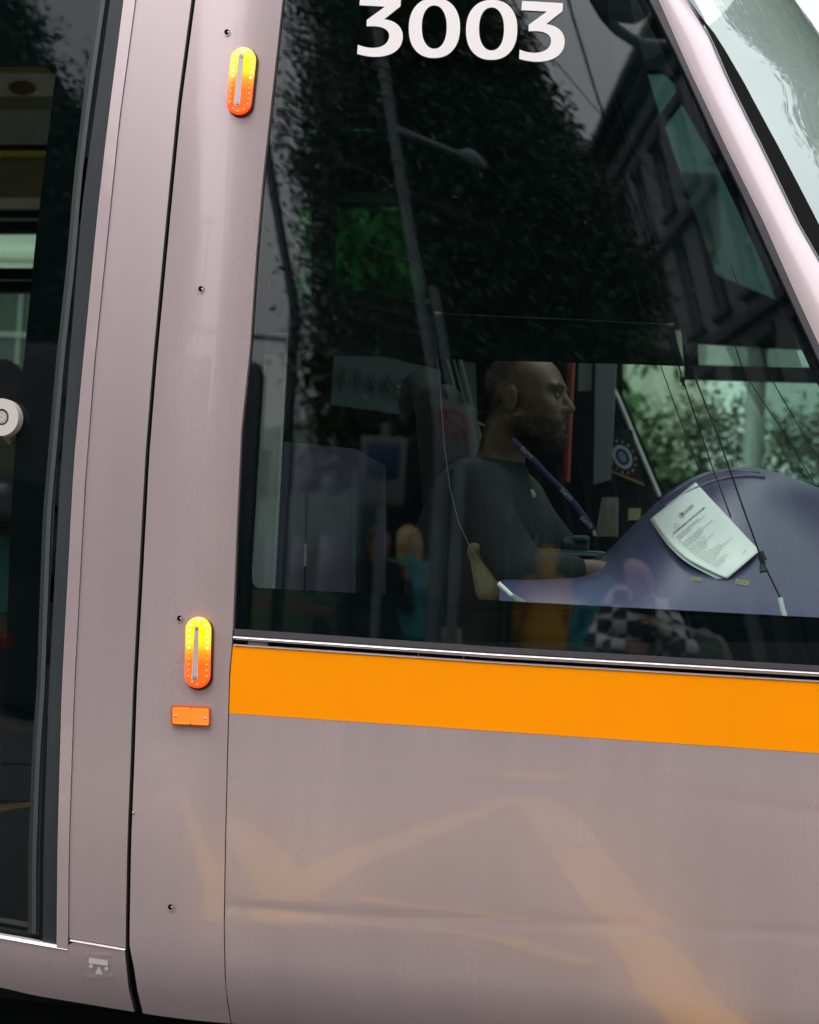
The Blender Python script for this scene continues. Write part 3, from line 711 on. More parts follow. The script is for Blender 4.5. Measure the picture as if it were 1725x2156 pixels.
for k, (u, v) in enumerate(((719, 796), (751, 800), (784, 807), (816, 812), (847, 818), (880, 822))):
    rg = plate('pictogram_ring', circ(u, v, 11, 23, 28), [circ(u, v, 9.4, 20.5, 28)], lambda a, b: hy(a, b, 1.594), mat('faded_red_print', (.13, .11, .115), rough=.7), nb, .002)
    plate('pictogram_figure', [(u-3, v-10), (u+1, v-14), (u+4, v-8), (u+3, v+4), (u+5, v+12), (u-2, v+13), (u-4, v+2)], [], lambda a, b: hy(a, b, 1.594), NP, rg, .002)
    plate('pictogram_bar', [(u-6.5, v-14), (u-5, v-16), (u+6.5, v+14), (u+5, v+16)], [], lambda a, b: hy(a, b, 1.5915), mat('faded_red_print'), rg, .002)
# pale wall strip and lavender cabinet at the left
slabp('cab_wall_strip', [(520, 700), (602, 700), (572, 1270), (505, 1270)], .30, mat('pale_wall_strip', (.36, .40, .41), rough=.6, noise=.05))
cab = slabp('lavender_cabinet', [(600, 930), (748, 945), (748, 1290), (570, 1270)], .55, LILAC_P, .5)
slabp('cabinet_side', [(598, 930), (612, 932), (590, 1270), (571, 1270)], .545, mat('dark_lavender_edge', (.10, .10, .16), rough=.5), .02, cab)
slabp('cabinet_joint', [(645, 1040), (647, 1040), (641, 1268), (638.5, 1268)], .547, DARK, .01, cab)
slabp('cabinet_handle', [(641, 1145), (645, 1145), (643.5, 1192), (639.5, 1192)], .535, mat('pale_green_handle', (.34, .42, .36), rough=.4), .03, cab)
slabp('cabinet_trim', [(735, 1040), (739, 1040), (736, 1282), (731, 1282)], .547, mat('dark_lavender_edge'), .01, cab)
# posts and fittings beyond the driver
slabp('grey_post', [(1256, 640), (1304, 640), (1286, 1010), (1250, 1020)], 1.7, BGREY, .08)
slabp('wall_card', [(1219, 764), (1247, 765), (1245, 823), (1217, 823)], 1.75, mat('grey_green_card', (.14, .18, .17), rough=.6), .01)
tube('red_grab_pole', [hy(1207, 700, 1.45), hy(1200, 830, 1.45), hy(1194, 960, 1.45), hy(1192, 1015, 1.45)], .012, mat('red_pole_paint', (.17, .012, .010), rough=.4), TR, 10)
tube('quarter_window_trim', [hy(1290, 815, 2.2), hy(1302, 838, 2.2), hy(1345, 942, 2.2), hy(1389, 1045, 2.2)], .0075, LGREY, TR, 8)
bx = slabp('wall_console', [(1268, 1047), (1301, 1047), (1301, 1130), (1254, 1130)], 1.15, mat('brushed_console_steel', (.36, .37, .36), rough=.35, metal=.6, noise=.1), .12)
slabp('console_face', [(1276, 1058), (1297, 1058), (1297, 1130), (1266, 1130)], 1.142, mat('worn_tan_plate', (.32, .27, .22), rough=.4, metal=.4, noise=.25, nscale=40), .01, bx)
slabp('yellow_box_lid', [(1324, 1070), (1350, 1070), (1349, 1095), (1323, 1095)], 1.3, mat('straw_plastic', (.33, .32, .18), rough=.6), .1)
# dashboard
prof = ipu([(1040, 1225), (1062, 1214), (1100, 1207), (1180, 1201), (1228, 1194), (1252, 1183), (1280, 1160), (1330, 1110), (1382, 1058), (1430, 1021), (1475, 999), (1520, 989), (1560, 985), (1600, 988), (1660, 1005), (1725, 1030), (1850, 1085), (2100, 1180)])
def profs(u): return (prof(u-18)+prof(u-9)+prof(u)+prof(u+9)+prof(u+18))/5
NU, NV = 90, 36; V, fc = [], []
for i in range(NU+1):
    u = 1050+(2050-1050)*i/NU
    wide = min(1, max(0, (u-1060)/420)); yt = .40+.55*wide
    Bp = hy(u, 1330+(u-1100)*.05, .075); Tp = hy(u, profs(u), yt)
    for j in range(NV+1):
        a = j/NV
        if a < .82:
            t = a/.82*math.pi/2; z = Bp.z+(Tp.z-Bp.z)*math.sin(t)**.95; y = Bp.y+(Tp.y-Bp.y)*(.72*t/(math.pi/2)+.28*(1-math.cos(t)))
            x = Bp.x+(Tp.x-Bp.x)*(.72*t/(math.pi/2)+.28*(1-math.cos(t)))
        else:
            t = (a-.82)/.18; z = Tp.z-.05*t*t-.5*max(0, t-.8); y = Tp.y+.9*t; x = Tp.x
        V.append((x, y, z))
for i in range(NU):
    for j in range(NV): w = NV+1; fc.append((i*w+j, (i+1)*w+j, (i+1)*w+j+1, i*w+j+1))
dash = mesh('dashboard', V, fc, LILAC, TR, True)
dtree = bvh(dash)
onD = lambda u, v, o=.004: drape(dtree, u, v, o, .6)
# moulded ridge on the hood of the dash
tube('dash_ridge', [onD(u, v, .002) for u, v in ((1400, 1068), (1450, 1040), (1490, 1019), (1530, 1008), (1570, 1004), (1610, 1006))], .007, LILAC, dash, 8)
tube('dash_ridge', [onD(u, v, .002) for u, v in ((1395, 1052), (1450, 1018), (1500, 998), (1545, 992), (1600, 996))], .005, LILAC, dash, 8)
YT = mat('yellow_dash_print', (.42, .40, .07), rough=.5)
text('dash_marking', 'nosos', (1454, 1222), (10.2, .6), (1.5, -17), lambda u, v: onD(u, v, .003), YT, dash)
text('dash_marking', 'nosoe', (1548, 1229), (11.6, 1.9), (3.5, -22), lambda u, v: onD(u, v, .003), YT, dash)
# driver's desk: controllers
pn = box('joystick_console', hy(1205, 1190, .62), (.17, .16, .07), TEALP, TR, .012)
def bxp(name, u0, v0, u1, v1, y, dp, mt, parent, bev=.006):
    a, b = hy(u0, v0, y), hy(u1, v1, y); return box(name, ((a.x+b.x)/2, y+dp/2, (a.z+b.z)/2), (abs(b.x-a.x), dp, abs(a.z-b.z)), mt, parent, bev)
bxp('controller_block', 1182, 1130, 1238, 1162, .56, .12, TEALP, pn, .01)
bxp('controller_lid', 1206, 1126, 1240, 1140, .54, .10, mat('teal_console_cap', (.06, .15, .14), rough=.3), pn, .006)
bxp('controller_base', 1128, 1160, 1262, 1194, .52, .12, TEALP, pn, .01)
bxp('controller_edge', 1142, 1166, 1180, 1176, .50, .05, mat('teal_console_cap'), pn, .004)
bxp('controller_edge', 1190, 1164, 1256, 1172, .50, .05, mat('teal_console_cap'), pn, .004)
tube('desk_strut', [hy(1093, 1204, .5), hy(1108, 1160, .5), hy(1118, 1128, .5)], .006, mat('red_strut', (.16, .03, .03), rough=.4), TR)
tube('desk_strut', [hy(1103, 1204, .5), hy(1118, 1160, .5), hy(1130, 1122, .5)], .010, mat('teal_strut', (.05, .11, .105), rough=.35), TR)
for k in range(4): bxp('desk_switch', 1152+k*7.5, 1156, 1157+k*7.5, 1159.5, .5, .02, mat('amber_switch', (.45, .22, .06), rough=.4), pn, .001)
# driver's seat
rm = Matrix.Rotation(math.radians(-10), 3, 'X')
seat = box('driver_seat', hy(1065, 1260, .75), (.46, .46, .14), mat('dark_seat_fabric', (.015, .017, .02), rough=.95, noise=.3, nscale=80), TR, .05, seg=4)
box('seat_backrest', hy(985, 1085, .8)+Vector((-.03, .0, 0)), (.12, .46, .62), mat('dark_seat_fabric'), seat, .05, Matrix.Rotation(math.radians(-8), 3, 'Y'), 4)
ball('seat_headrest', hy(884, 845, 1.05), (.055, .14, .085), mat('dark_seat_fabric'), seat, 24)
ar = sdf_obj('seat_armrest', SDF().ell(hy(1040, 1148, .42), (.055, .07, .032), .03).cap(hy(1020, 1165, .44), hy(1050, 1230, .44), .05, .06, .03).cap(hy(1050, 1165, .44), hy(1080, 1200, .44), .045, .05, .03), .008, TAN); ar.parent = seat
# roller blind with its cables
BL = hy(1000, 400, .10)
bl_poly = [(560, -480)] + [(ipl(sm4)(v)+6, v) for v in np.linspace(-480, 742, 14)] + [(545, 745), (1000, 757), (1300, 766), (1445, 770), (1690, 772)] + [(1640, 636), (1508, 580), (1421, 332), (1396, 258), (1361, 147), (1330, 20), (1290, -200), (1240, -480)]
plate('tint_film', bl_poly[1:], [], lambda u, v: hs(u, v, .0235), FILM, TR, .0004, densify=90)
bl = plate('roller_blind', [(690, -480), (762, 150), (847, 430), (908, 632), (927, 756), (1300, 766), (1442, 771), (1430, 735), (1370, 470), (1322, 270), (1290, 130), (1240, -480)], [], lambda u, v: hs(u, v, .076), BLIND, TR, .0008, densify=90)
tube('blind_bar', [hs(918, 661, .075), hs(1170, 672, .075), hs(1418, 685, .075)], .0028, mat('black_clip', (.012, .014, .014), rough=.4), bl)
CLIP = mat('pale_green_clip', (.38, .44, .38), rough=.4)
tube('blind_bar_end', [hs(916, 659.5, .072), hs(928, 660.5, .072)], .0042, CLIP, bl); tube('blind_bar_end', [hs(1404, 684, .072), hs(1419, 685, .072)], .0042, CLIP, bl)
CAB_D = mat('dark_steel_cable', (.02, .022, .024), rough=.4, metal=.5); CAB_G = mat('green_grey_cable', (.04, .065, .06), rough=.4)
SLV = mat('white_cable_sleeve', (.72, .80, .78), rough=.35)
tube('blind_cable', [hs(u, v, .05) for u, v in ((1262, 60), (1290, 190), (1325, 315), (1370, 520), (1407, 690), (1437, 796), (1501, 986), (1540, 1090))], .0015, CAB_D, bl, 6)
for cord in (((1330, 330), (1395, 560), (1467, 802), (1520, 940), (1560, 1055), (1605, 1180), (1645, 1262)), ((1290, 430), (1363, 690), (1420, 850), (1475, 994)), ((1480, 520), (1567, 786), (1651, 910), (1716, 1020)), ((1540, 560), (1627, 802), (1711, 946), (1760, 1030))):
    tube('blind_cord', [hs(u, v, .05) for u, v in cord], .0019 if cord[-1][0] == 1645 else .0011, CAB_D, bl, 6)
tube('blind_cable', [hs(u, v, .05) for u, v in ((845, 428), (885, 545), (908, 635), (926, 800), (936, 940), (948, 1030), (966, 1100), (990, 1152), (1018, 1195), (1048, 1227))], .0011, CAB_G, bl, 6)
tube('cable_sleeve', [hs(1049, 1228, .045), hs(1077, 1254, .045)], .0052, SLV, bl, 10); tube('cable_sleeve', [hs(1643, 1258, .045), hs(1648, 1282, .045), hs(1653, 1299, .045)], .0055, SLV, bl, 10)
def spring(a, b, r, turns):
    A, B = hs(*a, .045), hs(*b, .045); t = (B-A); n = t.normalized(); p = n.orthogonal(); q = n.cross(p); pts = []
    for k in range(turns*8+1):
        w = 2*math.pi*k/8; pts.append(A+t*(k/(turns*8))+(p*math.cos(w)+q*math.sin(w))*r)
    tube('cable_spring', pts, .0011, mat('pale_spring_wire', (.5, .6, .55), rough=.3, metal=.6), bl, 5)
spring((1078, 1255), (1103, 1271), .005, 8); spring((1653, 1299), (1656, 1306), .005, 3)
ck = bxp('cable_clip', 1432, 791, 1443, 803, .055, .012, mat('black_clip', (.012, .014, .014), rough=.4), bl, .002)
tube('cable_clip', [hs(1438, 803, .05), hs(1441, 813, .05)], .0035, mat('black_clip'), bl)
cp = tube('cable_clip', [hs(1599, 1163, .045), hs(1608, 1182, .045)], .0085, mat('black_clip'), bl, 6); tube('clip_leg', [hs(1603, 1180, .046), hs(1603, 1201, .046)], .003, mat('teal_clip_leg', (.03, .08, .07), rough=.3), cp); tube('clip_leg', [hs(1609, 1182, .046), hs(1611, 1200, .046)], .003, mat('teal_clip_leg'), cp)
tube('clip_foot', [hs(1600, 1203, .046), hs(1613, 1201, .046)], .0038, mat('black_clip'), cp)

# --- sheet of paper lying on the dashboard
PAPER = mat('white_paper', (.95, .97, .96), rough=.7, noise=.02, nscale=7)
INK = mat('grey_print_ink', (.17, .19, .19), rough=.8); INK_L = mat('light_print_ink', (.46, .50, .50), rough=.8)
def pap(a, b):
    TL, TR_, BR, BL_ = (1371, 1092), (1464.5, 1015), (1600, 1159.5), (1531, 1217)
    u = (TL[0]*(1-a)+TR_[0]*a)*(1-b)+(BL_[0]*(1-a)+BR[0]*a)*b; v = (TL[1]*(1-a)+TR_[1]*a)*(1-b)+(BL_[1]*(1-a)+BR[1]*a)*b
    bow = math.sin(math.pi*b)*(1-a)
    wob = math.sin(b*15)*1.3*(1-a)
    return u-13*bow+wob, v+14*bow+wob
A0 = [onD(*pap(a, b), 0) for a in (0, 1) for b in (0, 1)]
def pap3(a, b, o=0.0):
    u, v = pap(a, b); d = ray(u, v).normalized()
    g = onD(u, v, 0); lift = .012+.012*math.sin(math.pi*a)+.02*(1-a)*math.sin(math.pi*b)+.006*math.sin(5*b+2*a)
    return g-d*(lift+o)
def papsheet(name, o, mt, parent, du=0, dv=0, nx=20, ny=28, ft=None):
    V, fc = [], []
    for j in range(ny+1):
        for i in range(nx+1):
            p = pap3(i/nx, j/ny, o); V.append(p + (CR*du - CP*dv)*(1/1020)*(1-.6*i/nx)*(.35+.65*j/ny))
    w = nx+1
    for j in range(ny):
        for i in range(nx): fc.append((j*w+i, (j+1)*w+i, (j+1)*w+i+1, j*w+i+1))
    o_ = mesh(name, V, fc, mt, parent, True)
    sm = o_.modifiers.new('thickness', 'SOLIDIFY'); sm.thickness = .0007; return o_
paper = papsheet('paper_sheet', 0, PAPER, None)
tag(paper, 'white printed notice with curled edge lying on the lavender dashboard', 'paper')
prt = []
def pbar(a0, a1, b, h, mt, lst):
    n = max(1, int((a1-a0)/.06)); base = len(lst[0])
    for k in range(n+1):
        a = a0+(a1-a0)*k/n; lst[0].append(pap3(a, b-h/2, .007)); lst[0].append(pap3(a, b+h/2, .007))
    for k in range(n): i = base+2*k; lst[1].append((i, i+1, i+3, i+2))
L1, L2 = ([], []), ([], [])
def words(a0, a1, b, h, lst):
    a = a0
    while a < a1-.01:
        w = min(random.uniform(.02, .075), a1-a); pbar(a, a+w, b, h, None, lst); a += w+.012
words(.145, .83, .268, .012, L1)
rows = [(.10, .14, .292), (.14, .62, .318), (.14, .75, .336), (.14, .42, .354), (.12, .16, .382), (.14, .56, .405), (.14, .78, .424), (.14, .55, .442), (.14, .50, .460), (.13, .50, .492), (.13, .48, .512), (.13, .63, .532), (.13, .45, .552), (.13, .44, .572), (.13, .38, .592), (.12, .30, .622), (.13, .40, .642), (.13, .56, .662), (.13, .58, .682), (.13, .80, .704), (.13, .52, .724), (.13, .42, .744), (.13, .30, .764), (.13, .46, .79), (.13, .50, .81), (.13, .40, .83)]
for a0, a1, b in rows: words(a0, a1, b, .0055, L2)
words(.70, .80, .90, .007, L2)
pr = mesh('printed_text', L1[0], L1[1], INK, paper); mesh('printed_text', L2[0], L2[1], mat('mid_print_ink', (.30, .33, .33), rough=.8), paper)
text('printed_logo', 'transdev', (.50, .187), (.062, .0), (0, -.066), lambda a, b: pap3(a, b, .007), INK, paper)
plate('printed_logo_ring', circ(.455, .172, .042, .030), [circ(.455, .172, .034, .024)], lambda a, b: pap3(a, b, .0072), INK, paper, .0002)
plate('printed_logo_dot', circ(.47, .165, .018, .013), [], lambda a, b: pap3(a, b, .0078), mat('red_print_ink', (.35, .08, .07), rough=.8), paper, .0002)
plate('printed_triangle', [(.27, .19), (.33, .245), (.21, .245)], [[(.27, .20), (.225, .241), (.315, .241)]], lambda a, b: pap3(a, b, .0072), INK_L, paper, .0002)
pz = papsheet('paper_sheet', -.004, mat('under_sheet_paper', (.62, .70, .70), rough=.75), None, -9, 7)
tag(pz, 'lower sheet peeping out beneath the curled printed notice on the dashboard', 'paper')
for o in (paper, pz): pass

# --- pennant hanging beyond the driver
pen = plate('pennant', [(1266, 905), (1332, 905), (1342, 960), (1357, 1022), (1274, 988)], [], lambda u, v: hy(u, v, 1.95), mat('dark_pennant_cloth', (.010, .011, .016), rough=.9), None, .008)
tag(pen, 'dark pennant with a round crest and gold edging hanging past the driver', 'pennant')
GOLD = mat('gold_braid', (.24, .15, .05), rough=.6)
pf = lambda u, v: hy(u, v, 1.945)
plate('pennant_edging', [(1274, 984), (1357, 1018), (1357, 1022.5), (1274, 988.5)], [], pf, GOLD, pen, .003)
CRW = mat('pale_crest_thread', (.26, .30, .36), rough=.8)
cr = plate('pennant_crest', circ(1311, 962, 19, 27, rot=-.5), [circ(1311, 962, 13, 19, rot=-.5)], pf, CRW, pen, .003)
plate('crest_centre', circ(1311, 962, 8, 13, rot=-.5), [], pf, mat('blue_crest_thread', (.10, .15, .26), rough=.8), cr, .003)
for k in range(14):
    a = 2*math.pi*k/14; x, y = 25*math.cos(a), 36*math.sin(a); c_, s_ = math.cos(-.5), math.sin(-.5)
    plate('crest_bead', circ(1311+x*c_-y*s_, 962+x*s_+y*c_, 2.2, 3, 8), [], pf, CRW if k % 2 else GOLD, cr, .003)

# --- saloon beyond the sliding door
def band(name, v0, v1, y, mt, u0=-900, u1=560, th=.06): return plate(name, [(u0, v0), (u1, v0), (u1, v1), (u0, v1)], [], lambda u, v: hy(u, v, y), mt, TR, th)
sal = lambda n, c, **k: mat(n, c, **k)
band('saloon_ceiling_panel', -700, 140, 2.20, DARK_IN)
band('saloon_edge_strip', 140, 152, 2.19, sal('olive_strip', (.40, .40, .10), rough=.5))
lp = band('saloon_light_panel', 152, 202, 2.2, sal('pale_green_panel', (.78, .86, .74), rough=.4))
plate('saloon_lamp', circ(45, 184, 28, 14), [], lambda u, v: hy(u, v, 2.185), sal('brown_lamp_glass', (.16, .07, .025), rough=.2), lp, .02)
band('saloon_panel', 202, 232, 2.2, sal('moss_panel', (.22, .24, .14), rough=.4))
band('saloon_cove', 232, 304, 2.2, sal('sage_cove', (.42, .52, .47), rough=.35, noise=.1))
band('saloon_shadow_gap', 304, 317, 2.2, DARK)
band('saloon_grab_stripe', 317, 328, 2.17, sal('yellow_grab_stripe', (.75, .62, .05), rough=.4))
band('saloon_cove_lower', 328, 416, 2.2, sal('olive_cove', (.22, .22, .11), rough=.5, noise=.2))
band('saloon_pelmet', 416, 440, 2.18, sal('beige_pelmet', (.75, .72, .67), rough=.5))
band('saloon_window_frame', 440, 459, 2.2, DARK); band('saloon_window_trim', 459, 465, 2.19, LGREY); band('saloon_window_frame', 465, 486, 2.2, DARK)
band('saloon_window_rail', 564, 588, 2.2, DARK); band('saloon_window_trim', 588, 591, 2.19, LGREY); band('saloon_window_frame', 591, 612, 2.2, DARK)
band('saloon_wall', 900, 2100, 2.2, sal('dark_saloon_wall', (.02, .03, .032), rough=.7))
plate('saloon_pane', [(-900, 486), (560, 486), (560, 900), (-900, 900)], [], lambda u, v: hy(u, v, 2.24), GLASS_F, TR, .001)
slabp('saloon_post', [(84, 440), (300, 440), (300, 1300), (60, 1300)], 2.12, DARK, .05)
ss = sdf_obj('saloon_seat', SDF().cap(hy(-160, 1040, 1.3), hy(20, 1042, 1.3), .055, .055, .03).cap(hy(-160, 1075, 1.3), hy(22, 1075, 1.3), .045, .045, .03), .012, mat('slate_seat_shell', (.030, .036, .055), rough=.4)); put(ss, TR)
slabp('seat_cushion', [(-200, 1085), (22, 1085), (22, 1180), (16, 1290), (-200, 1290)], 1.34, mat('teal_moquette', (.012, .085, .085), rough=.95, noise=.4, nscale=90), .1, ss)
slabp('seat_frame', [(30, 1085), (62, 1085), (50, 1290), (18, 1290)], 1.32, DARK, .06, ss)
slabp('grab_rail', [(775, 512), (965, 587), (964, 591), (774, 516)], 1.9, mat('pale_rail', (.30, .33, .33), rough=.4), .02)
slabp('grab_rail', [(836, 808), (1072, 916), (1071, 921), (834, 813)], 1.1, mat('pale_rail'), .02)
FRM = mat('pale_green_frame', (.16, .20, .18), rough=.5)
for a, b, w in (((930, 720), (992, 950), 4), ((943, 716), (1004, 950), 3), ((957, 721), (1013, 940), 6)):
    slabp('partition_rail', [a, (a[0]+w, a[1]), (b[0]+w, b[1]), b], 1.35, FRM, .02)
slabp('fire_door_panel', [(965, 760), (1000, 764), (1005, 900), (985, 960)], 1.42, mat('dim_grey_panel', (.07, .085, .085), rough=.6), .01)

# ================================================================ PEOPLE
SKIN = mat('skin', (.42, .24, .17), rough=.5, noise=.06, nscale=30)
def head(s, o, k=1.0, nose=True):
    o = np.array(o, float)
    E = lambda c, r, kk=.015, rot=None, sub=False: s.ell(o+np.array(c)*k, np.array(r)*k, kk, rot, sub)
    Cp = lambda a, b, ra, rb=None, kk=.012: s.cap(o+np.array(a)*k, o+np.array(b)*k, ra*k, (rb if rb is not None else ra)*k, kk)
    E((.004, 0, .045), (.096, .076, .080)); E((.052, 0, -.015), (.056, .060, .088), .03)
    for y in (-1, 1):
        Cp((.005, .052*y, -.045), (.083, .018*y, -.080), .022, .02, .02)
        E((.074, .040*y, -.008), (.024, .020, .020), .02)
    E((.094, 0, -.080), (.020, .022, .018), .015); E((.086, 0, -.048), (.022, .030, .032), .015)
    Cp((.094, -.036, .036), (.094, .036, .036), .013, None, .014)
    for y in (-1, 1): E((.112, .031*y, .016), (.014, .015, .011), .010, None, True)
    Cp((.107, 0, .020), (.125, 0, -.010), .008, .0115, .008)
    for y in (-1, 1): E((.113, .011*y, -.016), (.011, .0085, .009), .006)
    E((.107, 0, -.0445), (.010, .024, .0055), .005); E((.105, 0, -.056), (.010, .020, .0065), .005)
    s.cap(o+np.array((.114, -.022, -.050))*k, o+np.array((.114, .022, -.050))*k, .0018, None, .004, True)
    for y in (-1, 1):
        E((-.004, .080*y, .002), (.020, .0085, .033), .006); E((.003, .090*y, .0), (.009, .008, .017), .005, None, True)
    Cp((-.028, 0, -.05), (-.05, 0, -.17), .056, .060, .03)
def hand(s, w, d, n, L=.18, curl=.5, side=1):
    """palm, four unequal bent fingers and a thumb; d = along the hand, n = palm side"""
    w, d, n = [np.array(x, float) for x in (w, d, n)]; d /= np.linalg.norm(d); n -= d*n.dot(d); n /= np.linalg.norm(n); t = np.cross(d, n)*side
    s.cap(w, w+d*L*.22, .026, .03, .02)
    for q in (-.028, 0, .028): s.cap(w+d*.03+t*q*.7, w+d*L*.48+t*q, .016, .013, .012)
    for q, ln in ((.033, .40), (.011, .45), (-.011, .42), (-.032, .33)):
        a = w+d*L*.48+t*q; c1, c2, c3 = curl*.5, curl*1.2, curl*1.8; l = L*ln
        b = a+(d*math.cos(c1)+n*math.sin(c1))*l*.45; c = b+(d*math.cos(c2)+n*math.sin(c2))*l*.32; e = c+(d*math.cos(c3)+n*math.sin(c3))*l*.23
        s.cap(a, b, .0095, .0085, .004); s.cap(b, c, .0085, .0078, .004); s.cap(c, e, .0078, .0065, .004)
    a = w+d*L*.12+t*.024; b = a+(d*.7+t*.6+n*.3)*L*.26; c = b+(d*.85+t*.15+n*.5)*L*.2
    s.cap(a, b, .015, .0115, .01); s.cap(b, c, .0115, .009, .004)
def person(label, loc, yaw, H=1.72, arms=None, top=None, trousers=None, hair=None, hood=False, coat_len=.80, skin=SKIN, group=None, res=.011, hands=True, bag=None, hairlen=0.0, head_pitch=0, shoes=None):
    k = H/1.75; z = lambda v: v*k
    A = arms or {-1: ((.03, -.26, 1.13), (.10, -.27, .88)), 1: ((.03, .26, 1.13), (.10, .27, .88))}
    s = SDF(); hd = np.array((.035+head_pitch*.05, 0, 1.62-head_pitch*.03))*k
    head(s, hd, k)
    def torso(q, g):
        q.cap((-.01, -.075*k, z(.95)), (-.01, .075*k, z(.95)), .115*k+g, None, .05).cap((-.01, -.05*k, z(1.1)), (-.01, .05*k, z(1.1)), .11*k+g, None, .05)
        q.cap((0, -.09*k, z(1.28)), (0, .09*k, z(1.28)), .115*k+g, None, .06).cap((-.01, -.14*k, z(1.42)), (-.01, .14*k, z(1.42)), .06*k+g, None, .05)
    def arms_(q, g, f=1.0):
        for sd_ in (-1, 1):
            sh_ = np.array((-.01, .175*sd_, 1.415))*k; e, w = np.array(A[sd_][0])*k, np.array(A[sd_][1])*k
            q.cap(sh_, e, .050*k+g, .040*k+g, .03).cap(e, e+(w-e)*f, .039*k+g, .029*k+g, .02)
    def legs(q, g, f=0.0):
        for sd_ in (-1, 1):
            hp, kn, an = np.array((-.01, .09*sd_, .92))*k, np.array((.02, .10*sd_, .50))*k, np.array((-.02, .105*sd_, .09))*k
            q.cap(hp, kn, .082*k+g, .056*k+g, .04).cap(kn, kn+(an-kn)*(1-f), .054*k+g, .038*k+g, .02)
    torso(s, 0); arms_(s, 0); legs(s, 0)
    for sd_ in (-1, 1):
        an = np.array((-.02, .105*sd_, .06))*k; s.cap(an, an+np.array((.15, .01*sd_, -.02))*k, .04*k, .034*k, .02)
        e, w = np.array(A[sd_][0])*k, np.array(A[sd_][1])*k
        if hands: hand(s, w, w-e, (0.3, -sd_, -.1), .17*k, .6, sd_)
    o = sdf_obj('person', s, res, skin); o.location = loc; o.rotation_euler.z = yaw; tag(o, label, 'person', group)
    j = SDF(); torso(j, .022); arms_(j, .016, .97)
    if coat_len < .8: j.cap((-.01, -.08*k, z(.95)), (-.01, -.10*k, z(coat_len)), .125*k+.02, .14*k, .06).cap((-.01, .08*k, z(.95)), (-.01, .10*k, z(coat_len)), .125*k+.02, .14*k, .06)
    j.cap((-.02, 0, z(1.44)), (-.03, 0, z(1.50)), .075*k, .066*k, .03)
    sdf_obj('jacket', j, res, top, o)
    t_ = SDF(); legs(t_, .014, .06); t_.cap((-.01, -.075*k, z(.93)), (-.01, .075*k, z(.93)), .12*k+.008, None, .05); sdf_obj('trousers', t_, res*1.2, trousers, o)
    f_ = SDF()
    for sd_ in (-1, 1): an = np.array((-.03, .105*sd_, .055))*k; f_.cap(an, an+np.array((.17, .012*sd_, -.012))*k, .050*k, .042*k, .02)
    sdf_obj('shoes', f_, res, shoes or mat('dark_shoe_leather', (.02, .018, .016), rough=.5), o)
    if hood:
        h = SDF(); h.ell(hd+np.array((-.015, 0, .03))*k, np.array((.125, .115, .135))*k).cap(hd+np.array((-.06, 0, -.06))*k, hd+np.array((-.07, 0, -.16))*k, .085*k, .11*k, .04)
        sdf_obj('hood', h, res, top, o)
    elif hair:
        h = SDF(); h.ell(hd+np.array((-.012+.02*head_pitch, 0, .062))*k, np.array((.104+.012*head_pitch, .092, .078+.02*head_pitch))*k, .02).ell(hd+np.array((-.045, 0, .01))*k, np.array((.075, .088, .09))*k, .03)
        if hairlen:
            for y in (-.055, 0, .055): h.cap(hd+np.array((-.06, y, 0))*k, hd+np.array((-.075, y*1.2, -hairlen))*k, .045*k, .03*k, .04)
        if head_pitch: h.ell(hd+np.array((.035, 0, .045))*k, np.array((.118, .106, .098))*k, .03).cap(hd+np.array((.10, -.045, .05))*k, hd+np.array((.115, -.06, -.03))*k, .03*k, .02*k, .03).cap(hd+np.array((.10, .045, .05))*k, hd+np.array((.115, .06, -.03))*k, .03*k, .02*k, .03)
        for q in range(60):
            a, b = random.uniform(0, 6.28), random.uniform(.05, 1.2); r_ = .098*k
            p = hd+np.array((-.02+r_*math.cos(a)*math.sin(b), .9*r_*math.sin(a)*math.sin(b), .055*k+.085*k*math.cos(b)))
            h.cap(p, p+np.array((random.uniform(-.02, .01), random.uniform(-.015, .015), random.uniform(-.035, .0)))*k, .013*k, .006*k, .01)
        sdf_obj('hair', h, .008, hair, o)
    return o
def cloth(n, c=(.1, .1, .1), **k): return mat(n, c, rough=.9, noise=k.pop('noise', .15), nscale=30, bump=k.pop('bump', .5), bscale=k.pop('bscale', 22), stretch=(1.6, 1.6, .6), **k)

# --- the driver, seated at the desk, looking ahead to the right
T0 = hy(1097, 850, .62); dk = .98
s = SDF(); J = lambda x, y, z: np.array((x, y, z))*dk
head(s, (0, 0, 0), dk*1.02)
def dtorso(q, g):
    q.cap(J(-.10, -.09, -.62), J(-.10, .09, -.62), .13+g, None, .06).cap(J(-.085, -.09, -.42), J(-.085, .09, -.42), .135+g, None, .06)
    q.cap(J(-.065, -.11, -.30), J(-.065, .11, -.30), .11+g, None, .06).cap(J(-.06, -.16, -.225), J(-.06, .16, -.225), .055+g, None, .05)
DA = {-1: (J(.10, -.24, -.42), J(.24, -.15, -.415)), 1: (J(.10, .24, -.42), J(.25, .14, -.41))}
def darms(q, g, f=1):
    for sd_ in (-1, 1):
        q.cap(J(-.06, .19*sd_, -.235), DA[sd_][0], .056+g, .046+g, .03).cap(DA[sd_][0], DA[sd_][0]+(DA[sd_][1]-DA[sd_][0])*f, .043+g, .031+g, .02)
def dlegs(q, g):
    for sd_ in (-1, 1): q.cap(J(-.08, .10*sd_, -.66), J(.34, .12*sd_, -.62), .085+g, .062+g, .04).cap(J(.34, .12*sd_, -.62), J(.36, .12*sd_, -1.02), .058+g, .042+g, .03)
dtorso(s, 0); darms(s, 0); dlegs(s, 0)
for sd_ in (-1, 1):
    hand(s, DA[sd_][1], DA[sd_][1]-DA[sd_][0], (0.1, -.2*sd_, -1), .18, .7, sd_); s.cap(J(.36, .12*sd_, -1.05), J(.50, .13*sd_, -1.07), .042, .036, .02)
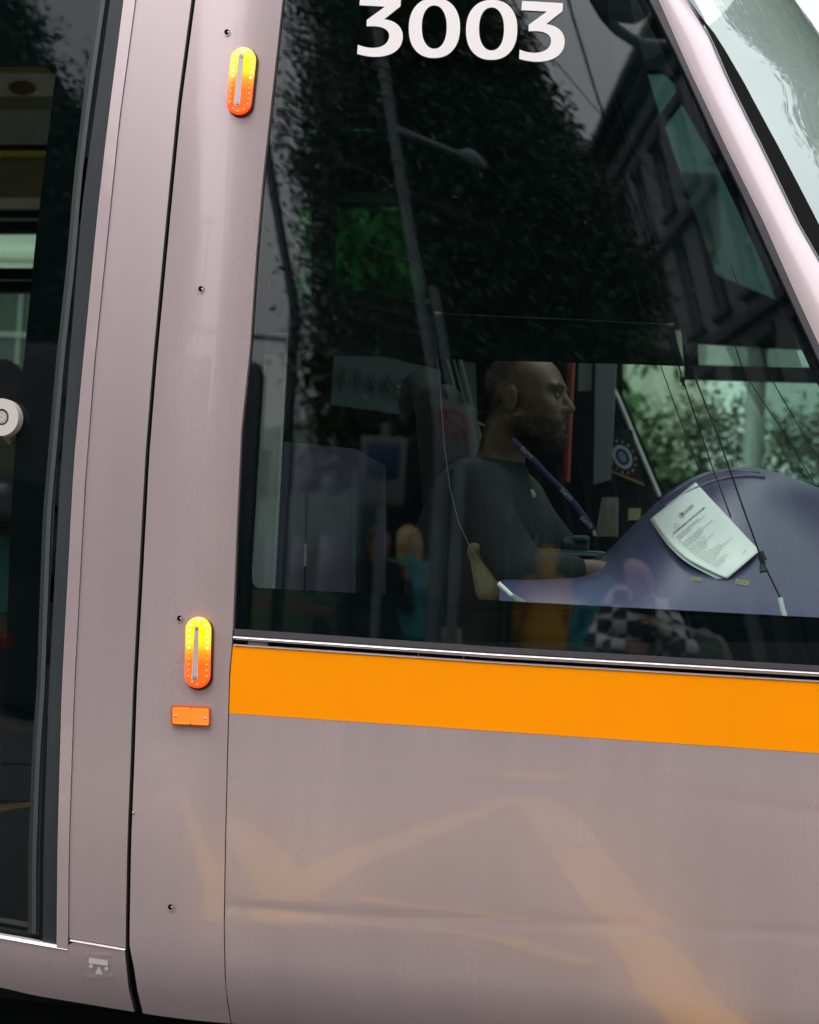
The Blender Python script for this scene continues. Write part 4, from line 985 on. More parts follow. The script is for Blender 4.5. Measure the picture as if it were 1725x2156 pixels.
DSK = bpy.data.materials.new('driver_skin_and_stubble'); DSK.use_nodes = True; t_ = DSK.node_tree; b_ = t_.nodes['Principled BSDF']; b_.inputs['Roughness'].default_value = .48
at_ = t_.nodes.new('ShaderNodeVertexColor'); at_.layer_name = 'tint'
nz = t_.nodes.new('ShaderNodeTexNoise'); nz.inputs['Scale'].default_value = 240; tcn = t_.nodes.new('ShaderNodeTexCoord'); t_.links.new(tcn.outputs['Object'], nz.inputs['Vector'])
mr = t_.nodes.new('ShaderNodeMapRange'); mr.inputs[3].default_value = .75; mr.inputs[4].default_value = 1.25; t_.links.new(nz.outputs[0], mr.inputs[0])
mx = t_.nodes.new('ShaderNodeMix'); mx.data_type = 'RGBA'; mx.blend_type = 'MULTIPLY'; mx.inputs[0].default_value = 1
t_.links.new(at_.outputs[0], mx.inputs[6]); t_.links.new(mr.outputs[0], mx.inputs[7]); t_.links.new(mx.outputs[2], b_.inputs['Base Color'])
drv = sdf_obj('person', s, .0055, DSK)
tag(drv, 'bearded bald tram driver in dark shirt sitting at the controls', 'person')
ca = drv.data.color_attributes.new('tint', 'FLOAT_COLOR', 'POINT'); nV = len(drv.data.vertices)
co = np.empty(nV*3); drv.data.vertices.foreach_get('co', co); co = co.reshape(-1, 3)
sk_ = np.array((.125, .072, .050)); bd = np.array((.026, .022, .018)); hr = np.array((.034, .026, .021)); brw = np.array((.016, .012, .010)); lip = np.array((.075, .036, .030))
ss_ = lambda a, b, x: np.clip((x-a)/(b-a), 0, 1)**2*(3-2*np.clip((x-a)/(b-a), 0, 1))
x, y, zz = co[:, 0], co[:, 1], co[:, 2]; ay = np.abs(y)
beard = ss_(-.025, -.045, zz+.25*(.07-x).clip(0, 1)*0)*ss_(-.125, -.10, zz)*ss_(-.01, .02, x)*(1-ss_(.075, .05, ay)*0)
beard *= 1-ss_(.020, .012, ay)*ss_(-.065, -.060, zz)*ss_(-.040, -.043, zz)*ss_(.095, .10, x)*.8
cheek = ss_(-.035, -.02, zz+.5*(x-.075))*ss_(.03, .045, ay); beard *= 1-.85*cheek*ss_(.05, .07, x)
hairm = ss_(.035, -.02, x)*ss_(-.06, -.02, zz)*(1-ss_(.10, .075, zz)*0)*ss_(.0, .02, np.hypot(x-.0, zz)-.045+ (ay < .06)*.05)*.75
brow = ss_(.028, .033, zz)*ss_(.047, .041, zz)*ss_(.085, .092, x)*ss_(.010, .016, ay)*ss_(.052, .045, ay)
lipm = ss_(.024, .018, ay)*ss_(-.064, -.060, zz)*ss_(-.037, -.041, zz)*ss_(.100, .104, x)
colr = sk_[None]*(1-beard[:, None]*.8)+bd*beard[:, None]*.8
for mk, cc in ((hairm, hr), (brow, brw), (lipm, lip)): colr = colr*(1-mk[:, None])+cc*mk[:, None]
ca.data.foreach_set('color', np.concatenate([colr, np.ones((nV, 1))], 1).ravel())
def stubble(name, mask, n, ln, mt):
    """short hairs rooted in the skin"""
    nm = np.empty(nV*3); drv.data.vertices.foreach_get('normal', nm); nm = nm.reshape(-1, 3)
    idx = rng.choice(nV, n, p=mask/mask.sum()); V, fc = [], []
    for k in idx:
        p = co[k]+rng.normal(0, .002, 3); d = nm[k]*.6+np.array((.1, 0, -.75))+rng.normal(0, .3, 3); d /= np.linalg.norm(d); sd_ = np.cross(d, rng.normal(0, 1, 3)); sd_ /= np.linalg.norm(sd_)
        b = len(V); l = ln*rng.uniform(.5, 1.3); V += [p-sd_*.0007, p+sd_*.0007, p+d*l+nm[k]*l*.4]; fc.append((b, b+1, b+2))
    h = mesh(name, V, fc, mt, None); h.parent = drv; return h
stubble('beard', np.where(beard > .4, beard, 0), 3200, .009, mat('grizzled_beard_hair', (.055, .046, .038), rough=.6))
stubble('hair', np.where(hairm > .3, hairm, 0), 3600, .006, mat('cropped_dark_hair', (.022, .017, .014), rough=.6))
stubble('eyebrow', np.where(brow > .3, brow, 0), 260, .008, mat('cropped_dark_hair'))
drv.location = T0; drv.rotation_euler.z = math.radians(-13)
SHIRT = cloth('dark_driver_shirt', (.014, .018, .022)); shs = SDF(); dtorso(shs, .014); darms(shs, .012, .70)
shs.cap(J(-.045, 0, -.19), J(-.05, 0, -.23), .072, .08, .03)
shirt = sdf_obj('shirt', shs, .008, SHIRT, drv)
trs = SDF(); dlegs(trs, .012); trs.cap(J(-.1, -.09, -.66), J(-.1, .09, -.66), .145, None, .05); sdf_obj('trousers', trs, .012, cloth('navy_trousers', (.012, .014, .022)), drv)
EYE = mat('eye_white', (.10, .09, .085), rough=.1); IRIS = mat('dark_iris', (.03, .02, .015), rough=.1)
for y_ in (-1, 1):
    e_ = ball('eye', (.0965*dk, .031*y_*dk, .0155*dk), .0108, EYE, None, 16); e_.parent = drv
    i_ = ball('iris', (.1045*dk, .031*y_*dk, .0155*dk), (.0036, .0058, .0058), IRIS, None, 12); i_.parent = e_
# lanyard on the shirt
Rz = Matrix.Rotation(math.radians(-13), 3, 'Z')
stree = BVHTree.FromPolygons([T0+Rz@v.co for v in shirt.data.vertices], [tuple(p.vertices) for p in shirt.data.polygons])
LAN = mat('violet_lanyard', (.06, .052, .16), rough=.6)
lw = [(1078, 925), (1100, 945), (1128, 974), (1160, 1008), (1190, 1036), (1214, 1066), (1236, 1096), (1250, 1118)]
def lpt(i, off):
    p = Vector(lw[i]); t = (Vector(lw[min(i+1, 7)])-Vector(lw[max(i-1, 0)])).normalized(); n = Vector((-t.y, t.x)); return p+n*off
inv = lambda p: Rz.transposed() @ (p-T0)
V, fc = [], []
for i in range(8):
    for off in (-6.5, 0, 6.5):
        q = lpt(i, off); p = drape(stree, q.x, q.y, .006, .52); V.append(inv(p))
for i in range(7):
    for k in (0, 1): fc.append((i*3+k, i*3+k+1, i*3+k+4, i*3+k+3))
lan = mesh('lanyard', V, fc, LAN, None, True); lan.parent = drv; lan.modifiers.new('t', 'SOLIDIFY').thickness = .0015
LT = mat('pale_lanyard_print', (.80, .80, .95), rough=.6)
for (ou, ov) in ((1122, 962), (1206, 1050), (1248, 1108)):
    dx, dy = -.70, -.715
    tx = text('lanyard_text', 'LUAS', (ou, ov), (dx*13.5, dy*13.5), (-.715*12, .70*12), lambda u, v: inv(drape(stree, u, v, .013, .515)), LT); tx.parent = lan
cl_ = tube('lanyard_clip', [inv(drape(stree, 1250, 1117, .01, .5)), inv(drape(stree, 1252, 1128, .01, .5))], .004, SILVER); cl_.parent = lan
slv = SDF().cap(J(-.03, -.03, -.20), J(.035, 0, -.225), .012, .01, .02).cap(J(-.03, .03, -.20), J(.035, 0, -.225), .012, .01, .02); sdf_obj('collar', slv, .005, mat('cream_collar', (.40, .36, .26), rough=.8), drv)

# --- passenger in the saloon
pp = hy(-8, 812, 1.5)
ps = person('seated passenger with black hair and olive jacket behind the door glass', (pp.x, pp.y, pp.z-1.66), math.radians(60), 1.72, None, cloth('olive_jacket', (.06, .06, .03)), cloth('black_trousers', (.012, .012, .014)), mat('black_hair', (.012, .010, .010), rough=.7, bump=.5, bscale=200), res=.014)

# ================================================================ STREET: buildings, trees, lamps (seen mirrored in the panes or through them)
def leafmat(name, c1, c2):
    M = bpy.data.materials.new(name); M.use_nodes = True; t = M.node_tree; b = t.nodes['Principled BSDF']; b.inputs['Roughness'].default_value = .55
    g = t.nodes.new('ShaderNodeNewGeometry'); r = t.nodes.new('ShaderNodeValToRGB'); t.links.new(g.outputs['Random Per Island'], r.inputs[0])
    r.color_ramp.elements[0].color = (*c1, 1); r.color_ramp.elements[1].color = (*c2, 1); t.links.new(r.outputs[0], b.inputs['Base Color'])
    b.inputs['Transmission Weight'].default_value = 0; MATS[name] = M; return M
LEAF_D = leafmat('dark_street_leaf', (.018, .035, .016), (.045, .075, .028)); LEAF_G = leafmat('hedge_leaf', (.035, .060, .022), (.075, .115, .04))
LEAF_B = leafmat('bright_leaf', (.03, .075, .018), (.11, .19, .05))
BARK = mat('grey_bark', (.06, .05, .04), rough=.9, noise=.3, nscale=12, bump=.6, bscale=30)
def leaves(name, centres, n, spread, size, mt, parent=None):
    c = np.asarray(centres); m_ = len(c); k = rng.integers(0, m_, n)
    p = c[k]+rng.normal(0, spread, (n, 3)); a = rng.normal(0, 1, (n, 3)); a /= np.linalg.norm(a, axis=1)[:, None]
    b = np.cross(a, rng.normal(0, 1, (n, 3))); b /= np.linalg.norm(b, axis=1)[:, None]
    sz = size*rng.uniform(.6, 1.4, (n, 1)); a *= sz; b *= sz*.45
    V = np.stack([p-a, p+b*.9-a*.1, p+a, p-b*.9-a*.1], 1).reshape(-1, 3); me = bpy.data.meshes.new(name)
    me.vertices.add(4*n); me.vertices.foreach_set('co', V.ravel()); me.loops.add(4*n); me.loops.foreach_set('vertex_index', np.arange(4*n))
    me.polygons.add(n); me.polygons.foreach_set('loop_start', np.arange(0, 4*n, 4)); me.update(calc_edges=True); me.materials.append(mt)
    o = bpy.data.objects.new(name, me); link(o)
    if parent: put(o, parent)
    return o
def crown_pts(c, r, n, shell=.35):
    q = []
    while len(q) < n:
        v = rng.normal(0, 1, 3); v /= np.linalg.norm(v); f = rng.uniform(shell, 1)**.6
        lob = 1+.22*math.sin(3*v[0]*2+v[2]*4+c[0])+.15*math.sin(7*v[1]+2)
        q.append(np.array(c)+v*np.array(r)*f*lob)
    return q
def tree(label, base, c, r, nc, nl, spread, size, lm, h_trunk, tr_r, group=None, pts=None, kind='leafy_tree'):
    t = empty(kind, base, label, 'tree', group); pts = pts if pts is not None else crown_pts(c, r, nc)
    top = Vector((c[0], c[1], base[2]+h_trunk))
    tube('trunk', [Vector(base), Vector(base)+Vector((.05, .02, h_trunk*.5)), top], [tr_r*1.25, tr_r, tr_r*.8], BARK, t, 10)
    for k in range(7):
        e = Vector(pts[int(rng.integers(0, len(pts)))]); md = top.lerp(e, .5)+Vector((0, 0, .25))
        tube('limb', [top-Vector((0, 0, .2)), md, e], [tr_r*.5, tr_r*.3, tr_r*.1], BARK, t, 6)
    leaves('crown', pts, nl, spread, size, lm, t); return t
# the big street tree behind the photographer
def inside(p, poly):
    x, y = p; c = False; j = len(poly)-1
    for i in range(len(poly)):
        (xi, yi), (xj, yj) = poly[i], poly[j]
        if (yi > y) != (yj > y) and x < (xj-xi)*(y-yi)/(yj-yi)+xi: c = not c
        j = i
    return c
TP = [(650, -300), (960, -300), (985, 0), (1030, 85), (1075, 150), (1115, 225), (1165, 310), (1225, 405), (1285, 530), (1340, 640), (1320, 760), (1220, 830), (1000, 880), (790, 960), (745, 930), (705, 830), (690, 640), (690, 520), (685, 420), (660, 330)]
tree('dark round tree added to keep sky reflection off the door glass', (-8.3, -15.5, .0), (-9.0, -15.5, 6.4), (2.3, 1.8, 4.4), 700, 60000, .25, .075, LEAF_D, 2.4, .16)  # out-of-view tree added to keep bright sky out of the door glass
pts = []
while len(pts) < 1500:
    u, v = rng.uniform(540, 1400), rng.uniform(-300, 990)
    if inside((u, v), TP): pts.append(np.array(ry(u, v, -rng.uniform(10.5, 14.5))))
edge = []
for _ in range(260):
    i = int(rng.integers(2, 9)); a, b = TP[i], TP[i+1]; f = rng.uniform(); off = abs(rng.normal(0, 20))
    edge.append(np.array(ry(a[0]+(b[0]-a[0])*f+off, a[1]+(b[1]-a[1])*f-off*.5, -rng.uniform(11, 14))))
for _ in range(22):
    i = int(rng.integers(15, 19)); a, b = TP[i], TP[i+1]; f = rng.uniform()
    edge.append(np.array(ry(a[0]+(b[0]-a[0])*f-abs(rng.normal(0, 5)), a[1]+(b[1]-a[1])*f, -rng.uniform(11, 14))))
big = tree('tall dark street tree spreading over the pavement across the road', (-1.5, -11.6, .12), (-1.3, -12.3, 6), (3, 2, 3), 0, 130000, .22, .050, LEAF_D, 3.2, .22, None, pts)
leaves('crown_fringe', edge, 9000, .14, .05, LEAF_D, big)

# buildings
STONE = mat('grey_stone', (.20, .198, .20), rough=.85, noise=.25, nscale=1.5, bump=.2, bscale=12); STONE_D = mat('dark_cornice_stone', (.055, .055, .056), rough=.85, noise=.25, nscale=3)  # mottled grey wall stone, darker stone for the cornices
PANE_D = mat('dark_window_pane', (.02, .025, .03), rough=.06, spec=.6); FRAME_W = mat('grey_sash_frame', (.30, .30, .29), rough=.6); ROOF = mat('slate_roof', (.05, .052, .06), rough=.7, noise=.2, nscale=4)
CREAM = mat('cream_render', (.55, .52, .45), rough=.85, noise=.08, nscale=1); BRICK = mat('brown_brick', (.075, .055, .048), rough=.9, noise=.25, nscale=9)
def building(name, label, cat, o3, ex, L, Hh, depth, rows, bay, ww, mt, trim=STONE_D, gable=0, cornice=True, chim=True, frame=FRAME_W, pil=True):
    """front with real openings, panes behind them, sills, frames, string courses, cornice, roof and chimney"""
    t = empty(name, o3, label, cat); ex = Vector((ex[0], ex[1], 0)).normalized(); out = Vector((ex.y, -ex.x, 0)); O = Vector(o3)
    P = lambda a, z, d=0.0: O+ex*a+Vector((0, 0, z))+out*d
    n = max(1, int((L-.4)/bay)); m0 = (L-n*bay)/2; ops = []
    for z0, h in rows:
        for k in range(n):
            a = m0+bay*(k+.5); ops.append((a-ww/2, z0, a+ww/2, z0+h))
    plate('front_wall', [(0, 0), (L, 0), (L, Hh), (0, Hh)], [[(a, b), (a, d), (c, d), (c, b)] for a, b, c, d in ops], lambda a, z: P(a, z), mt, t, .3, tuple(-out))
    V = [P(0, 0, -.31), P(L, 0, -.31), P(L, 0, -depth), P(0, 0, -depth), P(0, Hh, -.31), P(L, Hh, -.31), P(L, Hh, -depth), P(0, Hh, -depth)]
    if gable: V += [P(0, Hh+gable, -depth/2), P(L, Hh+gable, -depth/2)]
    mesh('side_wall', V, [(1, 2, 6, 5), (2, 3, 7, 6), (3, 0, 4, 7)], mt, t)
    if gable:
        e = [P(-.15, Hh-.1, .25), P(L+.15, Hh-.1, .25), P(L+.15, Hh+gable+.05, -depth/2), P(-.15, Hh+gable+.05, -depth/2), P(L+.15, Hh-.1, -depth-.2), P(-.15, Hh-.1, -depth-.2)]
        mesh('roof', e, [(0, 1, 2, 3), (3, 2, 4, 5)], ROOF, t); mesh('gable_wall', [V[4], V[7], V[8], V[5], V[6], V[9]], [(0, 1, 2), (3, 4, 5)], mt, t)
    else: mesh('roof', [p+Vector((0, 0, .01)) for p in V[4:8]], [(0, 1, 2, 3)], ROOF, t)
    def bar(nm, a0, a1, z0, z1, d0, d1, mm, par):
        v = [P(a, z, d) for d in (d0, d1) for a, z in ((a0, z0), (a1, z0), (a1, z1), (a0, z1))]
        return mesh(nm, v, [(0, 1, 2, 3), (7, 6, 5, 4), (0, 4, 5, 1), (1, 5, 6, 2), (2, 6, 7, 3), (3, 7, 4, 0)], mm, par)
    for a, b, c, d in ops:
        w = bar('window', a-.001, c+.001, b, d, -.20, -.215, PANE_D, t)
        bar('sill', a-.12, c+.12, b-.12, b-.002, .10, -.1, trim, w); bar('lintel', a-.14, c+.14, d+.002, d+.2, .06, -.02, trim, w)
        bar('sash_bar', a+.05, c-.05, (b+d)/2-.03, (b+d)/2+.03, -.15, -.198, frame, w); bar('sash_bar', (a+c)/2-.02, (a+c)/2+.02, b+.05, d-.05, -.155, -.197, frame, w)
        bar('frame', a+.001, a+.06, b, d, -.12, -.199, frame, w); bar('frame', c-.06, c-.001, b, d, -.12, -.199, frame, w)
    if cornice:
        for z, h, d in ((Hh-.35, .18, .22), (Hh-.16, .18, .42), (Hh-.95, .12, .10)): bar('cornice', -.05, L+.05, z, z+h, d, .003, trim, t)
        for z0, _ in rows[1:]: bar('string_course', 0, L, z0-.55, z0-.36, .12, .003, trim, t)
        for k in range(n+1 if pil else 0): bar('pilaster', m0+bay*k-.17, m0+bay*k+.17, .0, Hh-1.0, .09, .004, mt, t)
    if chim:
        ch = bar('chimney', L*.3, L*.3+1.4, Hh, Hh+gable+1.5, -depth/2+.5, -depth/2-.4, BRICK, t)
        for k in range(3): tube('chimney_pot', [P(L*.3+.3+.4*k, Hh+gable+1.5, -depth/2), P(L*.3+.3+.4*k, Hh+gable+1.95, -depth/2)], .12, mat('clay_pot', (.3, .14, .08), rough=.8), ch, 8)
    return t
def fd(y): return 1.19+.144*(y+29.7)
a_, b_2 = Vector((fd(-30.5), -30.5, 0)), Vector((fd(-9.9), -9.9, 0)); dv = (a_-b_2).normalized()
building('stone_building', 'tall dark stone building with cornices at the street corner', 'building', tuple(b_2), tuple(dv)[:2], (a_-b_2).length, 13.3, 9, [(.9, 2.6), (4.6, 2.2), (7.7, 2.0), (10.3, 1.6)], 2.2, 1.05, STONE, pil=False)
building('gabled_building', 'dark gabled brick building closing the far end of the side street', 'building', (1.4, -36, 0), (-1, 0), 5.2, 10.5, 8, [(1, 2), (4.4, 1.8), (7.4, 1.7)], 2.4, 1.0, BRICK, gable=4.0, cornice=False)
building('shop_building', 'low shop front coloured black for canopy shade, with tall windows behind the street tree', 'building', (1.4, -16.5, 0), (-1, 0), 4.4, 5.6, 6, [(.5, 2.9)], 1.1, .72, mat('canopy_shade_shop_front', (.018, .020, .021), rough=.6, noise=.2), trim=mat('canopy_shade_shop_trim', (.03, .032, .033), rough=.6), chim=False)  # canopy shade is put into the near-black colour of front and trim
building('added_brick_terrace', 'long brown brick terrace added to block sky reflection in the tram doors', 'building', (-9.0, -18, 0), (-1, 0), 11, 7.6, 5, [(.8, 2.2), (4.2, 2.0)], 2.1, 1.0, BRICK, gable=1.6, cornice=False)  # out-of-view terrace added so the door glass mirrors something dark
# across the tram: pale houses, hedge, trees, lamp post
building('cream_house', 'cream rendered house with sash windows beyond the hedge', 'house', (-5.1, 25, 0), (1, 0), 6, 7.4, 8, [(.9, 2), (4.2, 1.9)], 2.3, 1.1, CREAM, trim=CREAM, gable=2.2, chim=True)
building('white_house', 'white rendered house beyond the saloon windows', 'house', (-14, 21, 0), (1, 0), 9, 7.0, 8, [(.9, 2), (4.0, 1.9)], 2.25, 1.1, mat('white_render', (.82, .82, .78), rough=.85, noise=.05), trim=CREAM, gable=2, chim=False)
hp = [(rng.uniform(-2.6, 6.4), rng.uniform(9.25, 10.3), rng.uniform(.25, 2.5)) for _ in range(1500)] + [(x_, 9.7, 2.95+.22*math.sin(x_*2.1)+.12*math.sin(x_*5.7)-.42) for x_ in rng.uniform(-2.6, 6.4, 300)]
hd_ = empty('clipped_hedge', (1.9, 9.75, .0), 'leafy green hedge running along the far pavement', 'hedge')
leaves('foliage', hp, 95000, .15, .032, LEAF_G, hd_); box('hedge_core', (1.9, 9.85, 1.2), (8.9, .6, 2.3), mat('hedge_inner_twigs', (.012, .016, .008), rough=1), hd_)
tree('bushy bright green tree beyond the rear cab window', (-3.0, 12.5, 0), (-2.8, 12.5, 3.6), (2.3, 1.8, 2.6), 320, 13000, .28, .11, LEAF_B, 2.2, .16)
tree('broad green tree standing ahead of the tram', (3.7, 7.6, .12), (3.7, 7.6, 5.6), (2.0, 1.9, 4.4), 900, 60000, .26, .07, LEAF_B, 2.6, .20)
tree('second green tree further ahead of the tram', (7.6, 8.2, .12), (7.0, 7.6, 8.0), (2.5, 2.0, 4.8), 900, 60000, .28, .075, LEAF_B, 2.4, .18)
POLE = mat('galvanised_pole', (.36, .38, .37), rough=.45, metal=.4, noise=.08)
pb = hy(1589, 900, 8.3); lp_ = empty('steel_post', (pb.x, 8.3, .12), 'pale grey steel post standing in front of the hedge', 'post')
tube('pole', [(pb.x, 8.3, .12), (pb.x, 8.3, 1.2)], .085, POLE, lp_, 16); tube('pole', [(pb.x, 8.3, 1.2), (pb.x, 8.3, 3.15)], [.072, .066], POLE, lp_, 16); ball('post_cap', (pb.x, 8.3, 3.16), (.072, .072, .05), POLE, lp_)
# mirrored: street lamp with a swan arm, sign post, traffic signal, overhead wires
DP = mat('dark_painted_steel', (.15, .175, .20), rough=.4, noise=.1)
q = ry(885, 620, -9.0); L0 = empty('street_lamp', (q.x, -9.0, .125), 'slender grey street lamp with a long arm and curved lantern', 'street lamp')
tube('pole', [(q.x, -9, .125), (q.x, -9, 1.4), (q.x, -9, 8.5)], [.085, .062, .042], DP, L0, 12)
a0, a1, a2 = ry(818, 268, -9.0), ry(925, 308, -9.0), ry(972, 326, -9.0)
tube('arm', [(q.x, -9, a0.z), a1, a2], [.05, .04, .03], DP, L0, 8)
ln = [ry(u, v, -9.0) for u, v in ((970, 326), (990, 331), (1010, 340), (1026, 354))]; tube('lantern', ln, [.05, .10, .075, .02], mat('blue_grey_lantern', (.20, .25, .32), rough=.3), L0, 10)
for v in (140, 165, 200, 330, 388, 398): c_ = ry(790, v, -9.0); tube('band', [(q.x, -9, c_.z), (q.x, -9, c_.z+.03)], .066, mat('dull_band', (.2, .22, .23), rough=.4), L0, 12)
q = ry(955, 850, -8.9); sp_ = empty('sign_post', (q.x, -8.9, .125), 'grey post carrying a round red ringed sign and a blue parking plate', 'sign post')
tube('pole', [(q.x, -8.9, .125), (q.x, -8.9, 4.0)], .045, DP, sp_, 10)
c1 = ry(960, 905, -8.85); sg = box('sign_plate', (c1.x, -8.84, c1.z), (.36, .015, .55), mat('white_sign', (.15, .16, .16), rough=.4), sp_, .004)
def disc(n, cx_, cz, y_, r0, r1, mt, par): return plate(n, circ(cx_, cz, r1, n=32), [circ(cx_, cz, r0, n=32)] if r0 else [], lambda a, b: Vector((a, y_, b)), mt, par, .004)
RED = mat('red_sign_ring', (.28, .03, .03), rough=.4); disc('red_ring', c1.x, c1.z+.06, -8.825, .105, .14, RED, sg)
plate('red_bar', [(c1.x-.11, c1.z+.13), (c1.x-.09, c1.z+.15), (c1.x+.11, c1.z-.01), (c1.x+.09, c1.z-.03)], [], lambda a, b: Vector((a, -8.819, b)), RED, sg, .003)
c2 = ry(806, 990, -8.85); q2 = empty('parking_sign', (c2.x, -8.9, .125), 'small blue parking sign plate on a thin post', 'sign')
tube('pole', [(c2.x, -8.9, .125), (c2.x, -8.9, c2.z+.35)], .035, DP, q2, 10); box('sign_plate', (c2.x, -8.85, c2.z), (.34, .015, .5), mat('white_sign'), q2, .004)
box('blue_panel', (c2.x, -8.835, c2.z+.07), (.24, .008, .26), mat('blue_sign_panel', (.02, .04, .10), rough=.4), q2, .002)
c3 = ry(758, 1079, -26); ts = empty('traffic_signal', (c3.x, -26.1, .0), 'traffic signal with two lit green lamps on the kerb', 'traffic light')
tube('pole', [(c3.x, -26.1, 0), (c3.x, -26.1, c3.z+.7)], .05, DP, ts, 10)
GRN = mat('lit_green_signal', (.0, .5, .3), emit=(.02, 1, .55), estr=3)
for dx in (0, .25):
    h_ = box('signal_head', (c3.x+dx, -26.05, c3.z+.22+dx*.5), (.2, .14, .8), mat('black_signal_case', (.01, .01, .01), rough=.5), ts, .02)
    tube('green_lamp', [(c3.x+dx, -25.975, c3.z+dx*.7), (c3.x+dx, -25.955, c3.z+dx*.7)], .06, GRN, h_, 16)
WIRE = mat('overhead_wire', (.02, .02, .022), rough=.5)
for n, (pa, pb_, z) in enumerate((((1180, -60), (1300, 330), 6.2), ((1050, -20), (1262, 235), 6.6), ((1120, 80), (1240, 320), 7.0), ((1130, 560), (560, 258), 7.4), ((1160, 1000), (1480, 600), 5.6))):
    A, B = rz(*pa, z), rz(*pb_, z)
    if n == 3: A, B = ry(830, 385, -9.4), ry(575, 262, -9.4)
    if n == 4: continue
    dB = (B-A); w = tube('overhead_wire', [A-dB*.8, A-dB*.2+Vector((0, 0, -.01)), A.lerp(B, .5)+Vector((0, 0, -.03)), B+dB*.3, B+dB*.8], .012 if n != 1 else .007, WIRE, None, 6)
    tag(w, ('thick overhead tram wire nearest the stone building', 'thin straight overhead wire crossing the sky', 'overhead wire running close to the street tree', 'span wire stretched behind the street lamp')[n], 'wire'); recentre(w)
c4 = rz(1305, -8, 5.2); hl = empty('hanging_lamp', tuple(c4), 'dark round street lantern hung under a curved bracket', 'street lamp')
ball('globe', c4, .17, DP, hl, 20); tube('bracket', [rz(u, v, 5.2) for u, v in ((1235, -40), (1255, 0), (1275, 35), (1300, 62), (1330, 82), (1360, 94), (1400, 98), (1440, 96))], .045, DP, hl, 8)

# people waiting across the road and the one taking the picture
NAVY = cloth('black_trousers', (.012, .012, .014))
PLM = bpy.data.materials.new('black_white_check_flannel'); PLM.use_nodes = True; t_ = PLM.node_tree; b_ = t_.nodes['Principled BSDF']; b_.inputs['Roughness'].default_value = .9
tcn = t_.nodes.new('ShaderNodeTexCoord'); ck_ = t_.nodes.new('ShaderNodeTexChecker'); ck_.inputs['Scale'].default_value = 11; ck_.inputs[1].default_value = (.66, .64, .67, 1); ck_.inputs[2].default_value = (.03, .032, .04, 1)
t_.links.new(tcn.outputs['Object'], ck_.inputs[0]); t_.links.new(ck_.outputs[0], b_.inputs['Base Color'])
ph = person('curly haired person in black and white checked jacket holding a camera', (ry(1352, 1250, -7.2).x, -7.2, 0), math.radians(90), 1.72,
            {-1: ((.10, -.30, 1.14), (.19, -.10, 1.27)), 1: ((.10, .30, 1.14), (.20, .09, 1.13))}, PLM, NAVY, mat('light_brown_curls', (.46, .32, .20), rough=.7, bump=.6, bscale=90), res=.009, hairlen=.10, head_pitch=1)
pxy = ph.location; pc = box('photo_camera', (pxy.x, pxy.y+.265, 1.215), (.13, .06, .09), mat('black_camera_body', (.012, .012, .013), rough=.5), None, .012)
tag(pc, 'small black camera held in front of the checked jacket', 'camera'); tube('lens', [(pxy.x, pxy.y+.29, 1.21), (pxy.x, pxy.y+.35, 1.21)], .032, mat('black_camera_body'), pc, 16)
tb = SDF().cap((.055, -.04, 1.34), (.055, .04, 1.34), .075, None, .05).cap((.06, -.04, 1.1), (.06, .04, 1.1), .075, None, .05).cap((.055, -.04, .95), (.055, .04, .95), .08, None, .05); tbo = sdf_obj('black_top', tb, .012, cloth('black_top_cloth', (.014, .014, .017)), ph)
q = ry(1146, 1300, -12.0)
person('person in a mustard yellow hooded raincoat seen from behind', (q.x, -12.0, .125), math.radians(-90), 1.72, None, cloth('mustard_raincoat', (.75, .37, .02), noise=.08), NAVY, None, True, .55)
q = ry(860, 1180, -9.6)
person('blond person in a teal quilted jacket with a pale shoulder bag', (q.x, -9.6, .125), math.radians(-110), 1.74, None, cloth('teal_quilting', (.05, .34, .36)), NAVY, mat('blond_hair', (.62, .46, .22), rough=.7), hairlen=.12)
bgx, bgy = q.x+.30, -9.55
bag = box('shoulder_bag', (bgx, bgy, .95), (.30, .09, .34), cloth('cream_canvas', (.5, .45, .36)), None, .03); tag(bag, 'cream canvas shoulder bag hanging at the teal jacket', 'bag')
tube('strap', [(bgx-.1, bgy, 1.1), (bgx-.12, bgy+.02, 1.32), (bgx-.14, bgy, 1.55)], .014, cloth('cream_canvas'), bag)
q = ry(795, 1150, -9.2)
person('person with long brown hair in a long black coat', (q.x, -9.2, .125), math.radians(60), 1.72, {-1: ((.05, -.26, 1.15), (.12, -.2, 1.36)), 1: ((.03, .26, 1.13), (.10, .27, .88))}, cloth('long_black_coat', (.012, .013, .018)), NAVY, mat('dark_brown_hair', (.05, .025, .015), rough=.6), coat_len=.5, hairlen=.2)
q = ry(1490, 1350, -11.0)
sm = person('small dark haired person in pale sleeves wearing a green backpack', (q.x, -11.0, .125), math.radians(-90), 1.30, None, cloth('pale_grey_sweater', (.42, .40, .37)), NAVY, mat('black_hair'))
bp_ = box('backpack', (q.x, -10.82, 1.02), (.27, .14, .36), cloth('sage_green_canvas', (.09, .15, .12)), None, .05); tag(bp_, 'sage green backpack worn over pale sleeves', 'backpack')
for sx in (-.09, .09): tube('strap', [(q.x+sx, -10.85, 1.18), (q.x+sx, -10.98, 1.22), (q.x+sx*.9, -11.1, 1.13)], .018, cloth('sage_green_canvas'), bp_)
q = ry(1288, 1320, -10.4)
person('person in a shiny turquoise coat half hidden behind the photographer', (q.x-.05, -10.4, .125), math.radians(-90), 1.66, None, mat('turquoise_satin', (.05, .34, .42), rough=.35, noise=.1), NAVY, mat('dark_brown_hair'), coat_len=.6)
